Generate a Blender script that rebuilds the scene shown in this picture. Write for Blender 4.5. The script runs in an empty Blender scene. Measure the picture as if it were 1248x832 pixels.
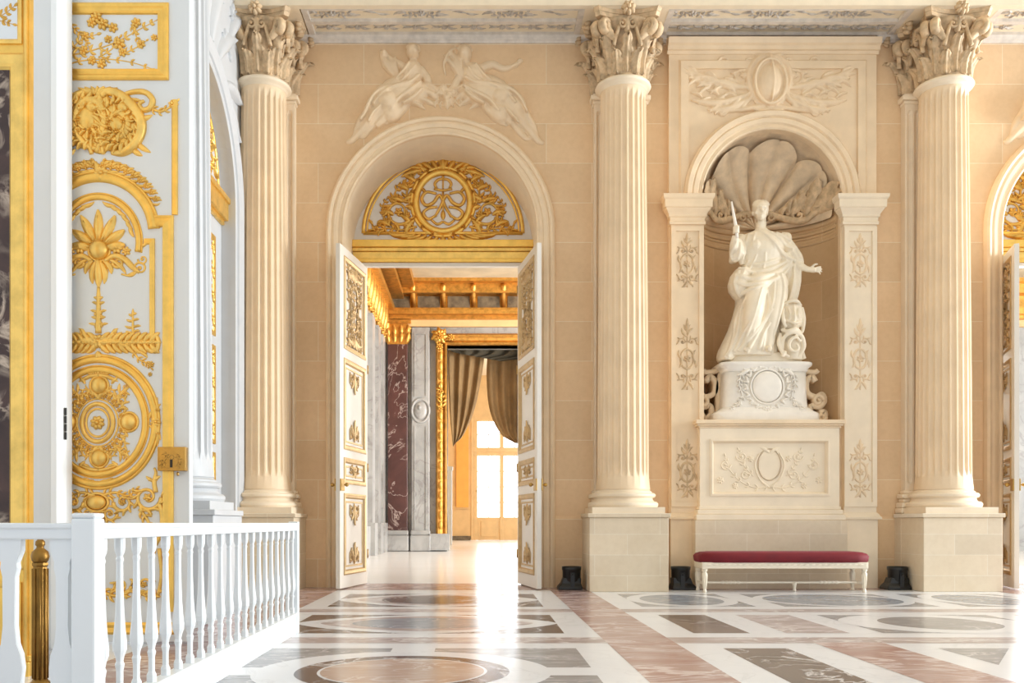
import bpy, bmesh, math, random
import numpy as np
from mathutils import Vector, Matrix
from mathutils.bvhtree import BVHTree
random.seed(7)
PI = math.pi
scene = bpy.context.scene
COL = scene.collection

# ---------------------------------------------------------------- camera model
F, CX, CY, H = 1100.0, 582.0, 637.0, 1.0     # focal length in pixels, vanishing point, eye height

def PX(Y):
    """photo-plane frame standing at distance Y: (u, v, w) in photo units -> world metres"""
    k = Y / F
    return lambda p: ((p[0] - CX) * k, Y - (p[2] if len(p) > 2 else 0) * k, H + (CY - p[1]) * k)

def X_(px, Y): return (px - CX) * Y / F
def Z_(py, Y): return H + (CY - py) * Y / F

# ---------------------------------------------------------------- materials
def lin(c):
    return tuple((x / 255 / 12.92 if x / 255 <= 0.04045 else ((x / 255 + 0.055) / 1.055) ** 2.4) for x in c) + (1.0,)

class NT:
    def __init__(s, name):
        s.m = bpy.data.materials.new(name); s.m.use_nodes = True
        s.t = s.m.node_tree; s.b = s.t.nodes['Principled BSDF']
    def n(s, typ): return s.t.nodes.new(typ)
    def l(s, a, b): s.t.links.new(a, b)
    def ramp(s, fac, stops):
        r = s.t.nodes.new('ShaderNodeValToRGB'); e = r.color_ramp.elements
        e[0].position, e[0].color = stops[0]; e[1].position, e[1].color = stops[-1]
        for p, c in stops[1:-1]:
            x = e.new(p); x.color = c
        s.l(fac, r.inputs[0]); return r.outputs[0]
    def mix(s, fac, a, b, typ='MIX'):
        x = s.t.nodes.new('ShaderNodeMix'); x.data_type = 'RGBA'; x.blend_type = typ
        for sock, v in ((0, fac), (6, a), (7, b)):
            if hasattr(v, 'is_linked') or isinstance(v, bpy.types.NodeSocket): s.l(v, x.inputs[sock])
            else: x.inputs[sock].default_value = v
        return x.outputs[2]
    def pos(s, scale=(1, 1, 1), swz=None):
        g = s.t.nodes.new('ShaderNodeNewGeometry')
        o = g.outputs['Position']
        if swz:
            sp = s.t.nodes.new('ShaderNodeSeparateXYZ'); cb = s.t.nodes.new('ShaderNodeCombineXYZ')
            s.l(o, sp.inputs[0])
            for i, a in enumerate(swz): s.l(sp.outputs['XYZ'.index(a)], cb.inputs[i])
            o = cb.outputs[0]
        mp = s.t.nodes.new('ShaderNodeMapping'); mp.inputs['Scale'].default_value = scale
        s.l(o, mp.inputs[0]); return mp.outputs[0]
    def noise(s, vec, scale=5, detail=4, rough=.55, dist=0):
        x = s.t.nodes.new('ShaderNodeTexNoise'); s.l(vec, x.inputs['Vector'])
        x.inputs['Scale'].default_value = scale; x.inputs['Detail'].default_value = detail
        x.inputs['Roughness'].default_value = rough; x.inputs['Distortion'].default_value = dist
        return x.outputs['Fac']
    def bump(s, h, st=.1, d=.01):
        x = s.t.nodes.new('ShaderNodeBump'); x.inputs['Strength'].default_value = st; x.inputs['Distance'].default_value = d
        s.l(h, x.inputs['Height']); s.l(x.outputs[0], s.b.inputs['Normal'])
    def set(s, **kw):
        for k, v in kw.items():
            sock = s.b.inputs[k.replace('_', ' ')]
            if isinstance(v, bpy.types.NodeSocket): s.l(v, sock)
            else: sock.default_value = v
        return s.m

def plain(name, c, rough=.5, metal=0., var=.06, scale=6, bump=0., bscale=60):
    t = NT(name); v = t.pos(); c = lin(c)
    f = t.noise(v, scale, 4)
    d = tuple(x * (1 - var * 2) for x in c[:3]) + (1,); u = tuple(min(1, x * (1 + var)) for x in c[:3]) + (1,)
    t.set(Base_Color=t.ramp(f, [(.3, d), (.7, u)]), Roughness=rough, Metallic=metal)
    if bump: t.bump(t.noise(v, bscale, 3), bump, .01)
    return t.m

def ashlar(name, c, joint, swz='XZY', bw=1.42, bh=.6155, off=(.35, .175), rough=.6, mort=.005, var=.05):
    t = NT(name)
    g = t.pos(swz=swz)
    mp = t.n('ShaderNodeMapping'); mp.inputs['Location'].default_value = (off[0], off[1], 0); t.l(g, mp.inputs[0])
    b = t.n('ShaderNodeTexBrick'); t.l(mp.outputs[0], b.inputs['Vector'])
    c = lin(c)
    b.inputs['Scale'].default_value = 1; b.inputs['Brick Width'].default_value = bw; b.inputs['Row Height'].default_value = bh
    b.inputs['Mortar Size'].default_value = mort; b.inputs['Mortar Smooth'].default_value = .6; b.inputs['Bias'].default_value = 0
    b.inputs['Color1'].default_value = tuple(x * (1 - var) for x in c[:3]) + (1,)
    b.inputs['Color2'].default_value = tuple(min(1, x * (1 + var)) for x in c[:3]) + (1,)
    b.inputs['Mortar'].default_value = lin(joint)
    v = t.pos()
    n1 = t.noise(v, 1.1, 5, .6); n2 = t.noise(v, 14, 4)
    a = t.mix(.55, b.outputs['Color'], t.ramp(n1, [(.3, (.84, .78, .70, 1)), (.7, (1.0, 1.0, 1.0, 1))]), 'MULTIPLY')
    a = t.mix(.35, a, t.ramp(n2, [(.3, (.88, .85, .82, 1)), (.6, (1, 1, 1, 1))]), 'MULTIPLY')
    t.set(Base_Color=a, Roughness=rough)
    t.bump(n2, .06, .01)
    return t.m

def marble(name, c1, c2, vein, scale=2.2, vw=.03, rough=.12, stretch=(1, 1, 1), vamt=.9, coat=0.):
    t = NT(name); v = t.pos(stretch)
    n = t.noise(v, scale, 6, .6, .6)
    base = t.ramp(n, [(.3, lin(c1)), (.7, lin(c2))])
    m1 = t.noise(v, scale * .9, 5, .55, 1.6)
    r = t.ramp(m1, [(.5 - vw, (0, 0, 0, 1)), (.5, (vamt,) * 3 + (1,)), (.5 + vw, (0, 0, 0, 1))])
    m2 = t.noise(v, scale * .5, 2, .5, .4)
    mk = t.ramp(m2, [(.36, (0, 0, 0, 1)), (.52, (1, 1, 1, 1))])
    fac = t.mix(1.0, r, mk, 'MULTIPLY')
    t.set(Base_Color=t.mix(fac, base, lin(vein)), Roughness=rough)
    if rough < .2: t.b.inputs['Specular IOR Level'].default_value = .32; t.b.inputs['Roughness'].default_value = .2
    return t.m

def gold(name, c=(238, 186, 84), rough=.34, dark=.62, bump=.25, bscale=90):
    t = NT(name); v = t.pos(); n = t.noise(v, 7, 5, .6)
    c = lin(c); d = tuple(x * dark for x in c[:3]) + (1,)
    t.set(Base_Color=t.ramp(n, [(.25, d), (.6, c)]), Metallic=.82, Roughness=rough)
    t.bump(t.noise(v, bscale, 3), bump, .004)
    return t.m

M = {}
M['stone'] = ashlar('warm_limestone_blocks', (231, 200, 160), (243, 230, 206))
M['stone_side'] = ashlar('warm_limestone_blocks_return', (222, 199, 166), (242, 232, 212), 'YZX')
M['stone_smooth'] = plain('warm_limestone', (235, 211, 177), .55, var=.045, scale=3, bump=.05)
M['stone_pale'] = plain('pale_limestone', (241, 224, 197), .5, var=.035, scale=3, bump=.04)
M['stone_column'] = plain('column_limestone', (238, 213, 178), .5, var=.04, scale=2.5, bump=.04)
M['stone_carved'] = plain('carved_limestone', (214, 186, 148), .65, var=.18, scale=9, bump=.2)
M['plinth'] = ashlar('plinth_limestone', (226, 210, 184), (240, 232, 216), 'XZY', .95, .30, (.2, .065), mort=.004)
M['plaster'] = plain('grey_white_plaster', (222, 214, 203), .7, var=.09, scale=8, bump=.1)
M['plaster_dark'] = plain('plaster_carving', (196, 187, 176), .7, var=.2, scale=14, bump=.2)
M['white_stone'] = plain('white_painted_stone', (198, 200, 202), .5, var=.02, scale=3)
M['white_paint'] = plain('white_gloss_paint', (226, 230, 232), .3, var=.012, scale=2)
M['cream_paint'] = plain('cream_white_paint', (226, 220, 210), .35, var=.015, scale=2)
M['ivory'] = plain('ivory_paint', (238, 226, 204), .35, var=.03, scale=5)
M['gold'] = gold('gilding', (250, 208, 116), .38, .72)
M['gold_plain'] = gold('smooth_gilding', (248, 202, 104), .36, .8, .35, 120)
M['gold_soft'] = gold('muted_gilding', (204, 176, 132), .5, .78, .2)
M['gold_deep'] = gold('old_gilding', (232, 182, 90), .40, .62, .3)
M['bronze'] = gold('aged_bronze', (150, 112, 52), .4, .55, .2)
M['brass'] = gold('brass', (196, 158, 88), .33, .7, .1)
M['statue'] = plain('statue_marble', (241, 228, 204), .42, var=.05, scale=3, bump=.03)
M['statue_white'] = plain('white_statuary_marble', (243, 236, 224), .4, var=.04, scale=4, bump=.05)
M['niche'] = ashlar('niche_limestone', (212, 180, 138), (224, 198, 160), 'XZY', 1.1, .62, (0, .1), mort=.004)
M['shell'] = plain('shell_limestone', (228, 204, 170), .65, var=.1, scale=5, bump=.2)
M['velvet'] = plain('crimson_velvet', (112, 5, 20), .75, var=.1, scale=5, bump=.1, bscale=300)
M['velvet'].node_tree.nodes['Principled BSDF'].inputs['Sheen Weight'].default_value = .12
M['velvet'].node_tree.nodes['Principled BSDF'].inputs['Sheen Tint'].default_value = (.9, .3, .4, 1)
M['black'] = plain('black_lacquered_metal', (20, 20, 20), .35, var=.2, scale=20)
M['glass_lens'] = plain('smoked_lens', (60, 62, 66), .08, var=.05)
M['iron'] = plain('dark_hinge_iron', (58, 58, 58), .45, .6)
M['floor_white'] = marble('white_floor_marble', (226, 229, 234), (233, 236, 240), (200, 203, 208), 1.2, .02, .16, vamt=.4)
M['floor_red'] = marble('rose_floor_marble', (160, 120, 114), (178, 158, 156), (222, 210, 208), 1.7, .06, .16, (1, 2.2, 1))
M['floor_pink'] = marble('pale_rose_floor_marble', (162, 146, 146), (188, 180, 180), (224, 220, 220), 1.7, .06, .16, (1, 2.4, 1))
M['floor_dark'] = marble('dark_floor_marble', (80, 71, 71), (110, 98, 97), (226, 224, 224), 1.5, .022, .16)
M['floor_grey'] = marble('grey_floor_marble', (132, 134, 138), (164, 166, 170), (204, 206, 210), 1.6, .03, .16, (1, 2, 1))
M['floor_blue'] = marble('blue_grey_floor_marble', (128, 136, 148), (158, 166, 176), (206, 210, 214), 1.6, .03, .16, (1, 2, 1))
M['floor_salmon'] = marble('salmon_floor_marble', (178, 150, 136), (192, 174, 162), (220, 208, 200), 2, .05, .16, (1, 2.4, 1))
M['salon_floor'] = marble('pale_parquet_floor', (232, 231, 230), (240, 240, 240), (222, 220, 218), .5, .03, .2, (.3, 1, 1), .4)
M['red_marble'] = marble('rouge_marble', (64, 40, 38), (98, 62, 56), (190, 170, 160), .8, .014, .25, vamt=.8)
M['grey_marble'] = marble('grey_veined_marble', (150, 149, 146), (184, 182, 178), (118, 110, 108), .8, .03, .3, vamt=.5)
M['dark_marble'] = marble('dark_veined_marble', (44, 28, 26), (78, 54, 48), (206, 186, 166), 4.2, .09, .45)
M['dark_panel'] = plain('dark_frieze_marble', (120, 106, 84), .5, var=.3, scale=4)
M['gold_old'] = gold('old_salon_gilding', (222, 166, 82), .42, .55, .4, 30)
M['orange'] = plain('amber_silk_wall', (240, 176, 84), .6, var=.05, scale=2)
M['tan'] = plain('tan_panelling', (226, 190, 136), .5, var=.05, scale=2)
M['curtain'] = plain('olive_brown_curtain', (150, 120, 80), .85, var=.18, scale=1.2)
M['curtain_lining'] = plain('dark_curtain_valance', (70, 62, 46), .85, var=.12, scale=1.2)
M['painted_ceiling'] = plain('painted_ceiling', (216, 200, 170), .7, var=.16, scale=.8)
M['ceiling'] = plain('ceiling_limestone', (236, 222, 196), .7, var=.03)
t = NT('window_glass'); t.set(Base_Color=(1, 1, 1, 1), Roughness=0.0, IOR=1.02, Transmission_Weight=1.0); M['glass'] = t.m

# ---------------------------------------------------------------- mesh builder
class MB:
    def __init__(s, fn=None, smooth=True):
        s.v, s.f, s.mi, s.sm = [], [], [], []
        s.stack = [fn] if fn else []
        s.mat = 0; s.smooth = smooth
    def push(s, fn): s.stack.append(fn)
    def pop(s): s.stack.pop()
    def T(s, p):
        for fn in reversed(s.stack): p = fn(p)
        return p
    def add(s, vs, fs, smooth=None):
        b = len(s.v)
        s.v.extend(tuple(s.T(p)) for p in vs)
        sm = s.smooth if smooth is None else smooth
        for f in fs:
            s.f.append(tuple(b + i for i in f)); s.mi.append(s.mat); s.sm.append(sm)
    def grid(s, rows, close_u=False, close_v=False, caps=False, smooth=None):
        n, m = len(rows), len(rows[0]); fs = []
        for i in range(n if close_u else n - 1):
            for j in range(m if close_v else m - 1):
                a, b = i, (i + 1) % n; c, d = j, (j + 1) % m
                fs.append((a * m + c, a * m + d, b * m + d, b * m + c))
        if caps:
            fs.append(tuple(range(m - 1, -1, -1))); fs.append(tuple((n - 1) * m + j for j in range(m)))
        s.add([p for r in rows for p in r], fs, smooth)
    def box(s, x0, x1, y0, y1, z0, z1):
        vs = [(x, y, z) for z in (z0, z1) for y in (y0, y1) for x in (x0, x1)]
        s.add(vs, [(0, 2, 3, 1), (4, 5, 7, 6), (0, 1, 5, 4), (2, 6, 7, 3), (0, 4, 6, 2), (1, 3, 7, 5)], False)
    def lathe(s, prof, n=32, c=(0, 0, 0), caps=True, smooth=True):
        rows = [[(c[0] + r * math.cos(2 * PI * j / n), c[1] + r * math.sin(2 * PI * j / n), c[2] + z) for j in range(n)] for r, z in prof]
        s.grid(rows, close_v=True, caps=caps, smooth=smooth)
    def quad(s, a, b, c, d): s.add([a, b, c, d], [(0, 1, 2, 3)], False)
    def poly(s, pts): s.add(pts, [tuple(range(len(pts)))], False)
    def prism(s, pts, w0, w1):
        """polygon (u, v) pushed from w0 to w1"""
        n = len(pts)
        s.add([(p[0], p[1], w0) for p in pts] + [(p[0], p[1], w1) for p in pts],
              [tuple(range(n - 1, -1, -1)), tuple(range(n, 2 * n))] + [(i, (i + 1) % n, n + (i + 1) % n, n + i) for i in range(n)], False)
    def sweep(s, path, prof, closed=False, smooth=False, caps=True):
        """profile (n, w) along a planar (u, v) path; n is measured to the path's left-hand side"""
        P = [Vector(p[:2]) for p in path]; N = len(P); rows = []
        for i in range(N):
            a = P[i - 1] if (i or closed) else None; b = P[(i + 1) % N] if (i < N - 1 or closed) else None
            d1 = (P[i] - a).normalized() if a is not None else None
            d2 = (b - P[i]).normalized() if b is not None else None
            d1 = d1 if d1 is not None else d2; d2 = d2 if d2 is not None else d1
            n1, n2 = Vector((-d1.y, d1.x)), Vector((-d2.y, d2.x))
            m = n1 + n2; m = m.normalized() if m.length > 1e-6 else n1
            m /= max(.25, m.dot(n1))
            rows.append([(P[i].x + m.x * q[0], P[i].y + m.y * q[0], q[1]) for q in prof])
        s.grid(rows, close_u=closed, close_v=True, caps=caps and not closed, smooth=smooth)
    def build(s, name, mats, parent=None, bevel=0, recalc=True):
        me = bpy.data.meshes.new(name)
        me.from_pydata(s.v, [], s.f)
        mats = mats if isinstance(mats, (list, tuple)) else [mats]
        for m in mats: me.materials.append(M[m] if isinstance(m, str) else m)
        me.polygons.foreach_set('material_index', s.mi); me.polygons.foreach_set('use_smooth', s.sm)
        if recalc:
            bm = bmesh.new(); bm.from_mesh(me); bmesh.ops.recalc_face_normals(bm, faces=bm.faces); bm.to_mesh(me); bm.free()
        me.update()
        o = bpy.data.objects.new(name, me); COL.objects.link(o)
        if parent is not None:
            o.parent = parent
            o.matrix_parent_inverse = Matrix.Translation(-parent.location) if parent.type == 'EMPTY' else Matrix()
        if bevel:
            b = o.modifiers.new('bevel', 'BEVEL'); b.width = bevel; b.segments = 2; b.limit_method = 'ANGLE'; b.angle_limit = .7
        return o

def tag(o, label=None, cat=None, group=None, kind=None):
    if label: o['label'] = label
    if cat: o['category'] = cat
    if group: o['group'] = group
    if kind: o['kind'] = kind
    return o
def thing(name, label, cat, loc=(0, 0, 0), group=None, kind=None):
    o = bpy.data.objects.new(name, None); COL.objects.link(o); o.location = loc; o.empty_display_size = .1
    return tag(o, label, cat, group, kind)
def copy_tree(o, delta, parent=None):
    c = o.copy(); COL.objects.link(c)
    if parent is None: c.location = Vector(o.location) + Vector(delta)
    else: c.parent = parent; c.matrix_parent_inverse = o.matrix_parent_inverse.copy()
    for ch in list(o.children): copy_tree(ch, delta, c)
    return c

# ---------------------------------------------------------------- carving kit, all in a plane frame (u, v, w)
def cr(pts, sub=6, closed=False):
    """Catmull-Rom through points"""
    P = [np.array(tuple(p) + (0,) * (3 - len(p)), float) for p in pts]; n = len(P); out = []
    for i in range(n if closed else n - 1):
        p0 = P[i - 1] if (i or closed) else P[0] * 2 - P[1]; p1 = P[i]; p2 = P[(i + 1) % n]
        p3 = P[(i + 2) % n] if (i + 2 < n or closed) else P[-1] * 2 - P[-2]
        for k in range(sub):
            t = k / sub
            out.append(.5 * (2 * p1 + (p2 - p0) * t + (2 * p0 - 5 * p1 + 4 * p2 - p3) * t * t + (3 * p1 - p0 - 3 * p2 + p3) * t ** 3))
    if not closed: out.append(P[-1])
    return out
def tube(mb, pts, r, flat=1.0, n=8, sub=5, closed=False, w0=0.):
    P = cr(pts, sub, closed); N = len(P)
    rr = r if isinstance(r, (list, tuple)) else [r, r]
    rows = []
    for i in range(N):
        d = P[(i + 1) % N] - P[i - 1] if (closed or 0 < i < N - 1) else (P[1] - P[0] if i == 0 else P[-1] - P[-2])
        d = d[:2]; L = np.hypot(*d) or 1; nx, ny = -d[1] / L, d[0] / L
        t = i / max(1, N - 1) * (len(rr) - 1); a = min(int(t), len(rr) - 2); R = rr[a] + (rr[a + 1] - rr[a]) * (t - a)
        rows.append([(P[i][0] + nx * R * math.cos(q), P[i][1] + ny * R * math.cos(q), P[i][2] + w0 + R * flat * math.sin(q)) for q in (2 * PI * j / n for j in range(n))])
    mb.grid(rows, close_u=closed, close_v=True, caps=not closed)
def tube3(mb, pts, r, n=10, sub=5, flat=None):
    """round tube in space"""
    P = [Vector(p) for p in cr(pts, sub)]; N = len(P); rr = r if isinstance(r, (list, tuple)) else [r, r]
    up = Vector((0.13, .97, .2)); rows = []; prev = None
    for i in range(N):
        d = (P[min(i + 1, N - 1)] - P[max(i - 1, 0)]).normalized()
        a = prev if prev is not None else up.cross(d)
        a = (a - d * a.dot(d)).normalized(); prev = a; b = d.cross(a)
        t = i / max(1, N - 1) * (len(rr) - 1); k = min(int(t), len(rr) - 2); R = rr[k] + (rr[k + 1] - rr[k]) * (t - k)
        rows.append([tuple(P[i] + a * R * math.cos(q) + b * R * math.sin(q)) for q in (2 * PI * j / n for j in range(n))])
    mb.grid(rows, close_v=True, caps=True)
def leaf(mb, p0, p1, wid, bend=0., h=2., lobes=0, curl=0., w0=0., n=9):
    p0, p1 = np.array(p0[:2], float), np.array(p1[:2], float); d = p1 - p0; L = np.hypot(*d) or 1; nrm = np.array((-d[1], d[0])) / L
    rows = []
    for i in range(n):
        t = i / (n - 1); c = p0 + d * t + nrm * bend * 4 * t * (1 - t)
        tan = d / L + nrm * bend * 4 * (1 - 2 * t) / L; tan /= np.hypot(*tan); nn = np.array((-tan[1], tan[0]))
        prof = (math.sin(PI * min(1, t * .92 + .06)) ** .75)
        if lobes: prof *= .72 + .28 * abs(math.sin(lobes * PI * t))
        hw = wid * prof * .5 + .02 * wid
        row = []
        for s_ in (-1, -.6, -.25, 0, .25, .6, 1):
            q = c + nn * hw * s_
            z = h * (1 - abs(s_) ** 1.5) * (.35 + .65 * math.sin(PI * min(1, t + .1))) - (.12 * h if abs(s_) < .1 else 0) + curl * t * t
            row.append((q[0], q[1], w0 + z - (.3 * h if abs(s_) == 1 else 0)))
        rows.append(row)
    m = 7; vs = [p for r in rows for p in r] ; fs = []
    for i in range(n - 1):
        for j in range(m - 1): fs.append((i * m + j, i * m + j + 1, (i + 1) * m + j + 1, (i + 1) * m + j))
    if getattr(mb, 'closed', False):
        vs += [(p[0], p[1], w0 - h * .8) for p in vs]; q = n * m
        fs += [tuple(q + i for i in reversed(f)) for f in fs]
        rim = [j for j in range(m)] + [i * m + m - 1 for i in range(1, n)] + [(n - 1) * m + j for j in range(m - 2, -1, -1)] + [i * m for i in range(n - 2, 0, -1)]
        fs += [(a, b, q + b, q + a) for a, b in zip(rim, rim[1:] + rim[:1])]
    mb.add(vs, fs)
def blob(mb, cx, cy, rx, ry, h, n=12, m=5, w0=0., rot=0.):
    rows = []
    c, s_ = math.cos(rot), math.sin(rot)
    for i in range(m + 1):
        a = PI / 2 * i / m; r = max(math.cos(a), .02); z = math.sin(a)
        rows.append([(cx + rx * r * math.cos(q) * c - ry * r * math.sin(q) * s_, cy + rx * r * math.cos(q) * s_ + ry * r * math.sin(q) * c, w0 + h * z) for q in (2 * PI * j / n for j in range(n))])
    mb.grid(rows, close_v=True, caps=True)
def ball(mb, c, r, n=12, m=8, rot=None):
    """ellipsoid in space; r scalar or 3"""
    r = r if isinstance(r, (list, tuple)) else (r, r, r); R = rot or Matrix()
    rows = []
    for i in range(m + 1):
        a = -PI / 2 + PI * i / m; cr_ = max(math.cos(a), 1e-3)
        row = []
        for j in range(n):
            q = 2 * PI * j / n
            p = R @ Vector((r[0] * cr_ * math.cos(q), r[1] * cr_ * math.sin(q), r[2] * math.sin(a)))
            row.append((c[0] + p.x, c[1] + p.y, c[2] + p.z))
        rows.append(row)
    mb.grid(rows, close_v=True, caps=True)
def ell(cx, cy, rx, ry, n=40, a0=0., a1=2 * PI):
    full = abs(a1 - a0 - 2 * PI) < 1e-6
    return [(cx + rx * math.cos(a0 + (a1 - a0) * i / (n if full else n - 1)), cy + ry * math.sin(a0 + (a1 - a0) * i / (n if full else n - 1))) for i in range(n)]
def ring(mb, cx, cy, rx, ry, r, flat=1., n=40, w0=0.):
    tube(mb, ell(cx, cy, rx, ry, n), r, flat, 8, 1, True, w0)
def spiral(mb, cx, cy, R, turns, a0, r0, r1, dirn=1, flat=1., w0=0., inner=.18, n=26):
    pts = []
    for i in range(n):
        t = i / (n - 1); a = a0 + dirn * 2 * PI * turns * t; rad = R * ((1 - t) + inner * t)
        pts.append((cx + rad * math.cos(a), cy + rad * math.sin(a)))
    tube(mb, pts, [r0, r1], flat, 7, 1, False, w0)
    blob(mb, cx, cy, R * .24, R * .24, r0 * 1.4, 8, 4, w0)
def rose(mb, cx, cy, R, n=6, h=None, w0=0.):
    h = h or R * .6
    for i in range(n):
        a = 2 * PI * i / n + .3
        blob(mb, cx + R * .55 * math.cos(a), cy + R * .55 * math.sin(a), R * .46, R * .34, h * .8, 8, 3, w0, a)
    blob(mb, cx, cy, R * .34, R * .34, h * 1.2, 8, 4, w0)
def sprig(mb, pts, r, L, n, h, wid=None, sub=5, w0=0., flip=1, lobes=0, taper=.45):
    P = cr(pts, sub); tube(mb, pts, [r, r * .5], 1, 6, sub, False, w0)
    for i in range(n):
        t = (i + .5) / n; k = min(len(P) - 2, int(t * (len(P) - 1))); p = P[k]; d = P[k + 1] - P[k]; a = math.atan2(d[1], d[0])
        l = L * (1 - taper * t)
        for sgn in (-1, 1):
            b = a + sgn * (.75 + random.uniform(-.15, .15)); l2 = l * random.uniform(.85, 1.1)
            leaf(mb, p, (p[0] + l2 * math.cos(b), p[1] + l2 * math.sin(b)), wid or L * .42, sgn * flip * l2 * .15, h, lobes, 0, w0, 6)
    p = P[-1]; d = P[-1] - P[-2]; a = math.atan2(d[1], d[0]); leaf(mb, p, (p[0] + L * .6 * math.cos(a), p[1] + L * .6 * math.sin(a)), wid or L * .4, 0, h, lobes, 0, w0, 6)
def scroll(mb, cx, cy, R, a0, dirn=1, turns=1.35, r=None, leaves=6, L=None, h=None, w0=0.):
    """acanthus scroll: volute with leaves springing off its back"""
    r = r or R * .13; L = L or R * .6; h = h or r * 1.3
    spiral(mb, cx, cy, R, turns, a0, r, r * .45, dirn, 1., w0)
    for i in range(leaves):
        a = a0 + dirn * 2 * PI * .75 * i / leaves; rad = R * (1 - .6 * (i / leaves) * .75)
        p = (cx + rad * math.cos(a), cy + rad * math.sin(a)); b = a - dirn * .9
        leaf(mb, p, (p[0] + L * math.cos(b), p[1] + L * math.sin(b)), L * .5, -dirn * L * .12, h, 3, h * .4, w0, 7)
    rose(mb, cx, cy, R * .34, 5, h * 1.3, w0)
class mirror:
    def __init__(s, mb, u0): s.mb, s.u0 = mb, u0
    def __enter__(s): s.mb.push(lambda p, u0=s.u0: (2 * u0 - p[0],) + tuple(p[1:]))
    def __exit__(s, *a): s.mb.pop()
def both(mb, u0, fn):
    fn(mb)
    with mirror(mb, u0): fn(mb)
def frame_rect(mb, u0, v0, u1, v1, prof):
    """mitred moulding around a rectangle; profile (n inwards, w)"""
    path = [(u0, v0), (u1, v0), (u1, v1), (u0, v1)]
    area = (u1 - u0) * (v1 - v0)
    if area < 0: path.reverse()
    mb.sweep(path, prof, closed=True)
def remeshed(mb, name, mat, voxel, parent=None, smooth=4, fac=.5):
    o = mb.build(name, mat, None)
    m = o.modifiers.new('r', 'REMESH'); m.mode = 'VOXEL'; m.voxel_size = voxel; m.use_smooth_shade = True
    if smooth:
        s_ = o.modifiers.new('s', 'SMOOTH'); s_.iterations = smooth; s_.factor = fac
    dg = bpy.context.evaluated_depsgraph_get(); dg.update()
    me = bpy.data.meshes.new_from_object(o.evaluated_get(dg))
    old = o.data; o.modifiers.clear(); o.data = me; bpy.data.meshes.remove(old); me.name = name
    if not me.materials: me.materials.append(M[mat])
    if parent is not None:
        o.parent = parent; o.matrix_parent_inverse = Matrix.Translation(-parent.location)
    return o
WORLD, P_HALL, P_SALON, P_CLOSET, EXPO = 0.90, 7200, 1800, 550, 0.22
# ================================================================= THE HALL
YP, YW = 13.10, 14.05            # front of the column plinths, plane of the far wall
XL = -3.55                       # plane of the side wall
COLX = (-3.24, 2.20, 7.05)       # column centres
YC = 13.66
SOFF = 8.55                      # underside of the entablature
D1, D2, NX = -0.575, 9.65, 4.54  # doorway centres, niche centre
RIN, ROUT, SPR = 1.50, 1.775, 5.53

# ---- floor with inlaid marbles
fl = MB(smooth=False)
FM = ['floor_white', 'floor_red', 'floor_pink', 'floor_dark', 'floor_grey', 'floor_blue', 'floor_salmon']
def rect(m, x0, x1, y0, y1, z):
    fl.mat = m; fl.poly([(x0, y0, z), (x1, y0, z), (x1, y1, z), (x0, y1, z)])
def disc(m, cx, cy, rx, ry, z, n=64, ex=1.):
    sg = lambda v: math.copysign(abs(v) ** ex, v)
    fl.mat = m; fl.poly([(cx + rx * sg(math.cos(2 * PI * i / n)), cy + ry * sg(math.sin(2 * PI * i / n)), z) for i in range(n)])
def fpoly(m, pts, z): fl.mat = m; fl.poly([(x, y, z) for x, y in pts])
fl.mat = 0; fl.poly([(-9, -4, 0), (14, -4, 0), (14, 15.1, 0), (-9, 15.1, 0)])
e = .0008
ROWS = [(2.35, 4.55), (4.93, 7.50), (7.885, 10.11), (10.48, 13.0)]
rect(1, -9, 14, 13.45, 14.9, e)                                    # threshold band along the wall
for (ya, yb) in ((4.55, 4.93), (7.50, 7.885), (10.11, 10.48)):
    rect(2, -2.08, 1.08, ya, yb, e); rect(2, 1.65, 7.55, ya, yb, e); rect(2, 8.1, 11.6, ya, yb, e)
for xa, xb in ((-2.68, -2.08), (1.08, 1.65), (7.55, 8.1)):
    rect(1, xa, xb, -4, 13.45, e * 1.2)
for xc in (D1 + .07, D2):                                          # carpets on the door axes
    for i, (ya, yb) in enumerate(ROWS):
        x0, x1, y0, y1 = xc - 1.29, xc + 1.29, ya + .29, yb - .3
        yc = (y0 + y1) / 2
        if i in (2, 3):
            rect(3, x0, x1, y0, y1, e); disc(0, xc, yc, 1.30, (y1 - y0) / 2 + .02, 2 * e, ex=1.35)
            disc(2, xc, yc, 1.06, (y1 - y0) / 2 - .14, 3 * e, ex=1.35); disc(3 if i == 3 else 5, xc, yc, .74, (y1 - y0) / 2 - .34, 4 * e)
        else:
            rect(4 if i else 2, x0, x1, y0, y1, e)
            yc += -.13 if i else 0
            disc(0, xc, yc, 1.0, .93, 2 * e); disc(3, xc, yc, .72, .70, 3 * e); disc(0, xc, yc, .57, .555, 4 * e); disc(6, xc, yc, .55, .535, 5 * e)
            for sx in (-1, 1):
                rect(0, xc + sx * 1.29 if sx < 0 else xc + .90, xc - .90 if sx < 0 else xc + 1.29, yc - .16, yc + .16, 1.5 * e)
            rect(0, xc - .17, xc + .17, yc + .88, y1 + .01, 1.5 * e); rect(0, xc - .17, xc + .17, y0 - .01, yc - .88, 1.5 * e)
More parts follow.
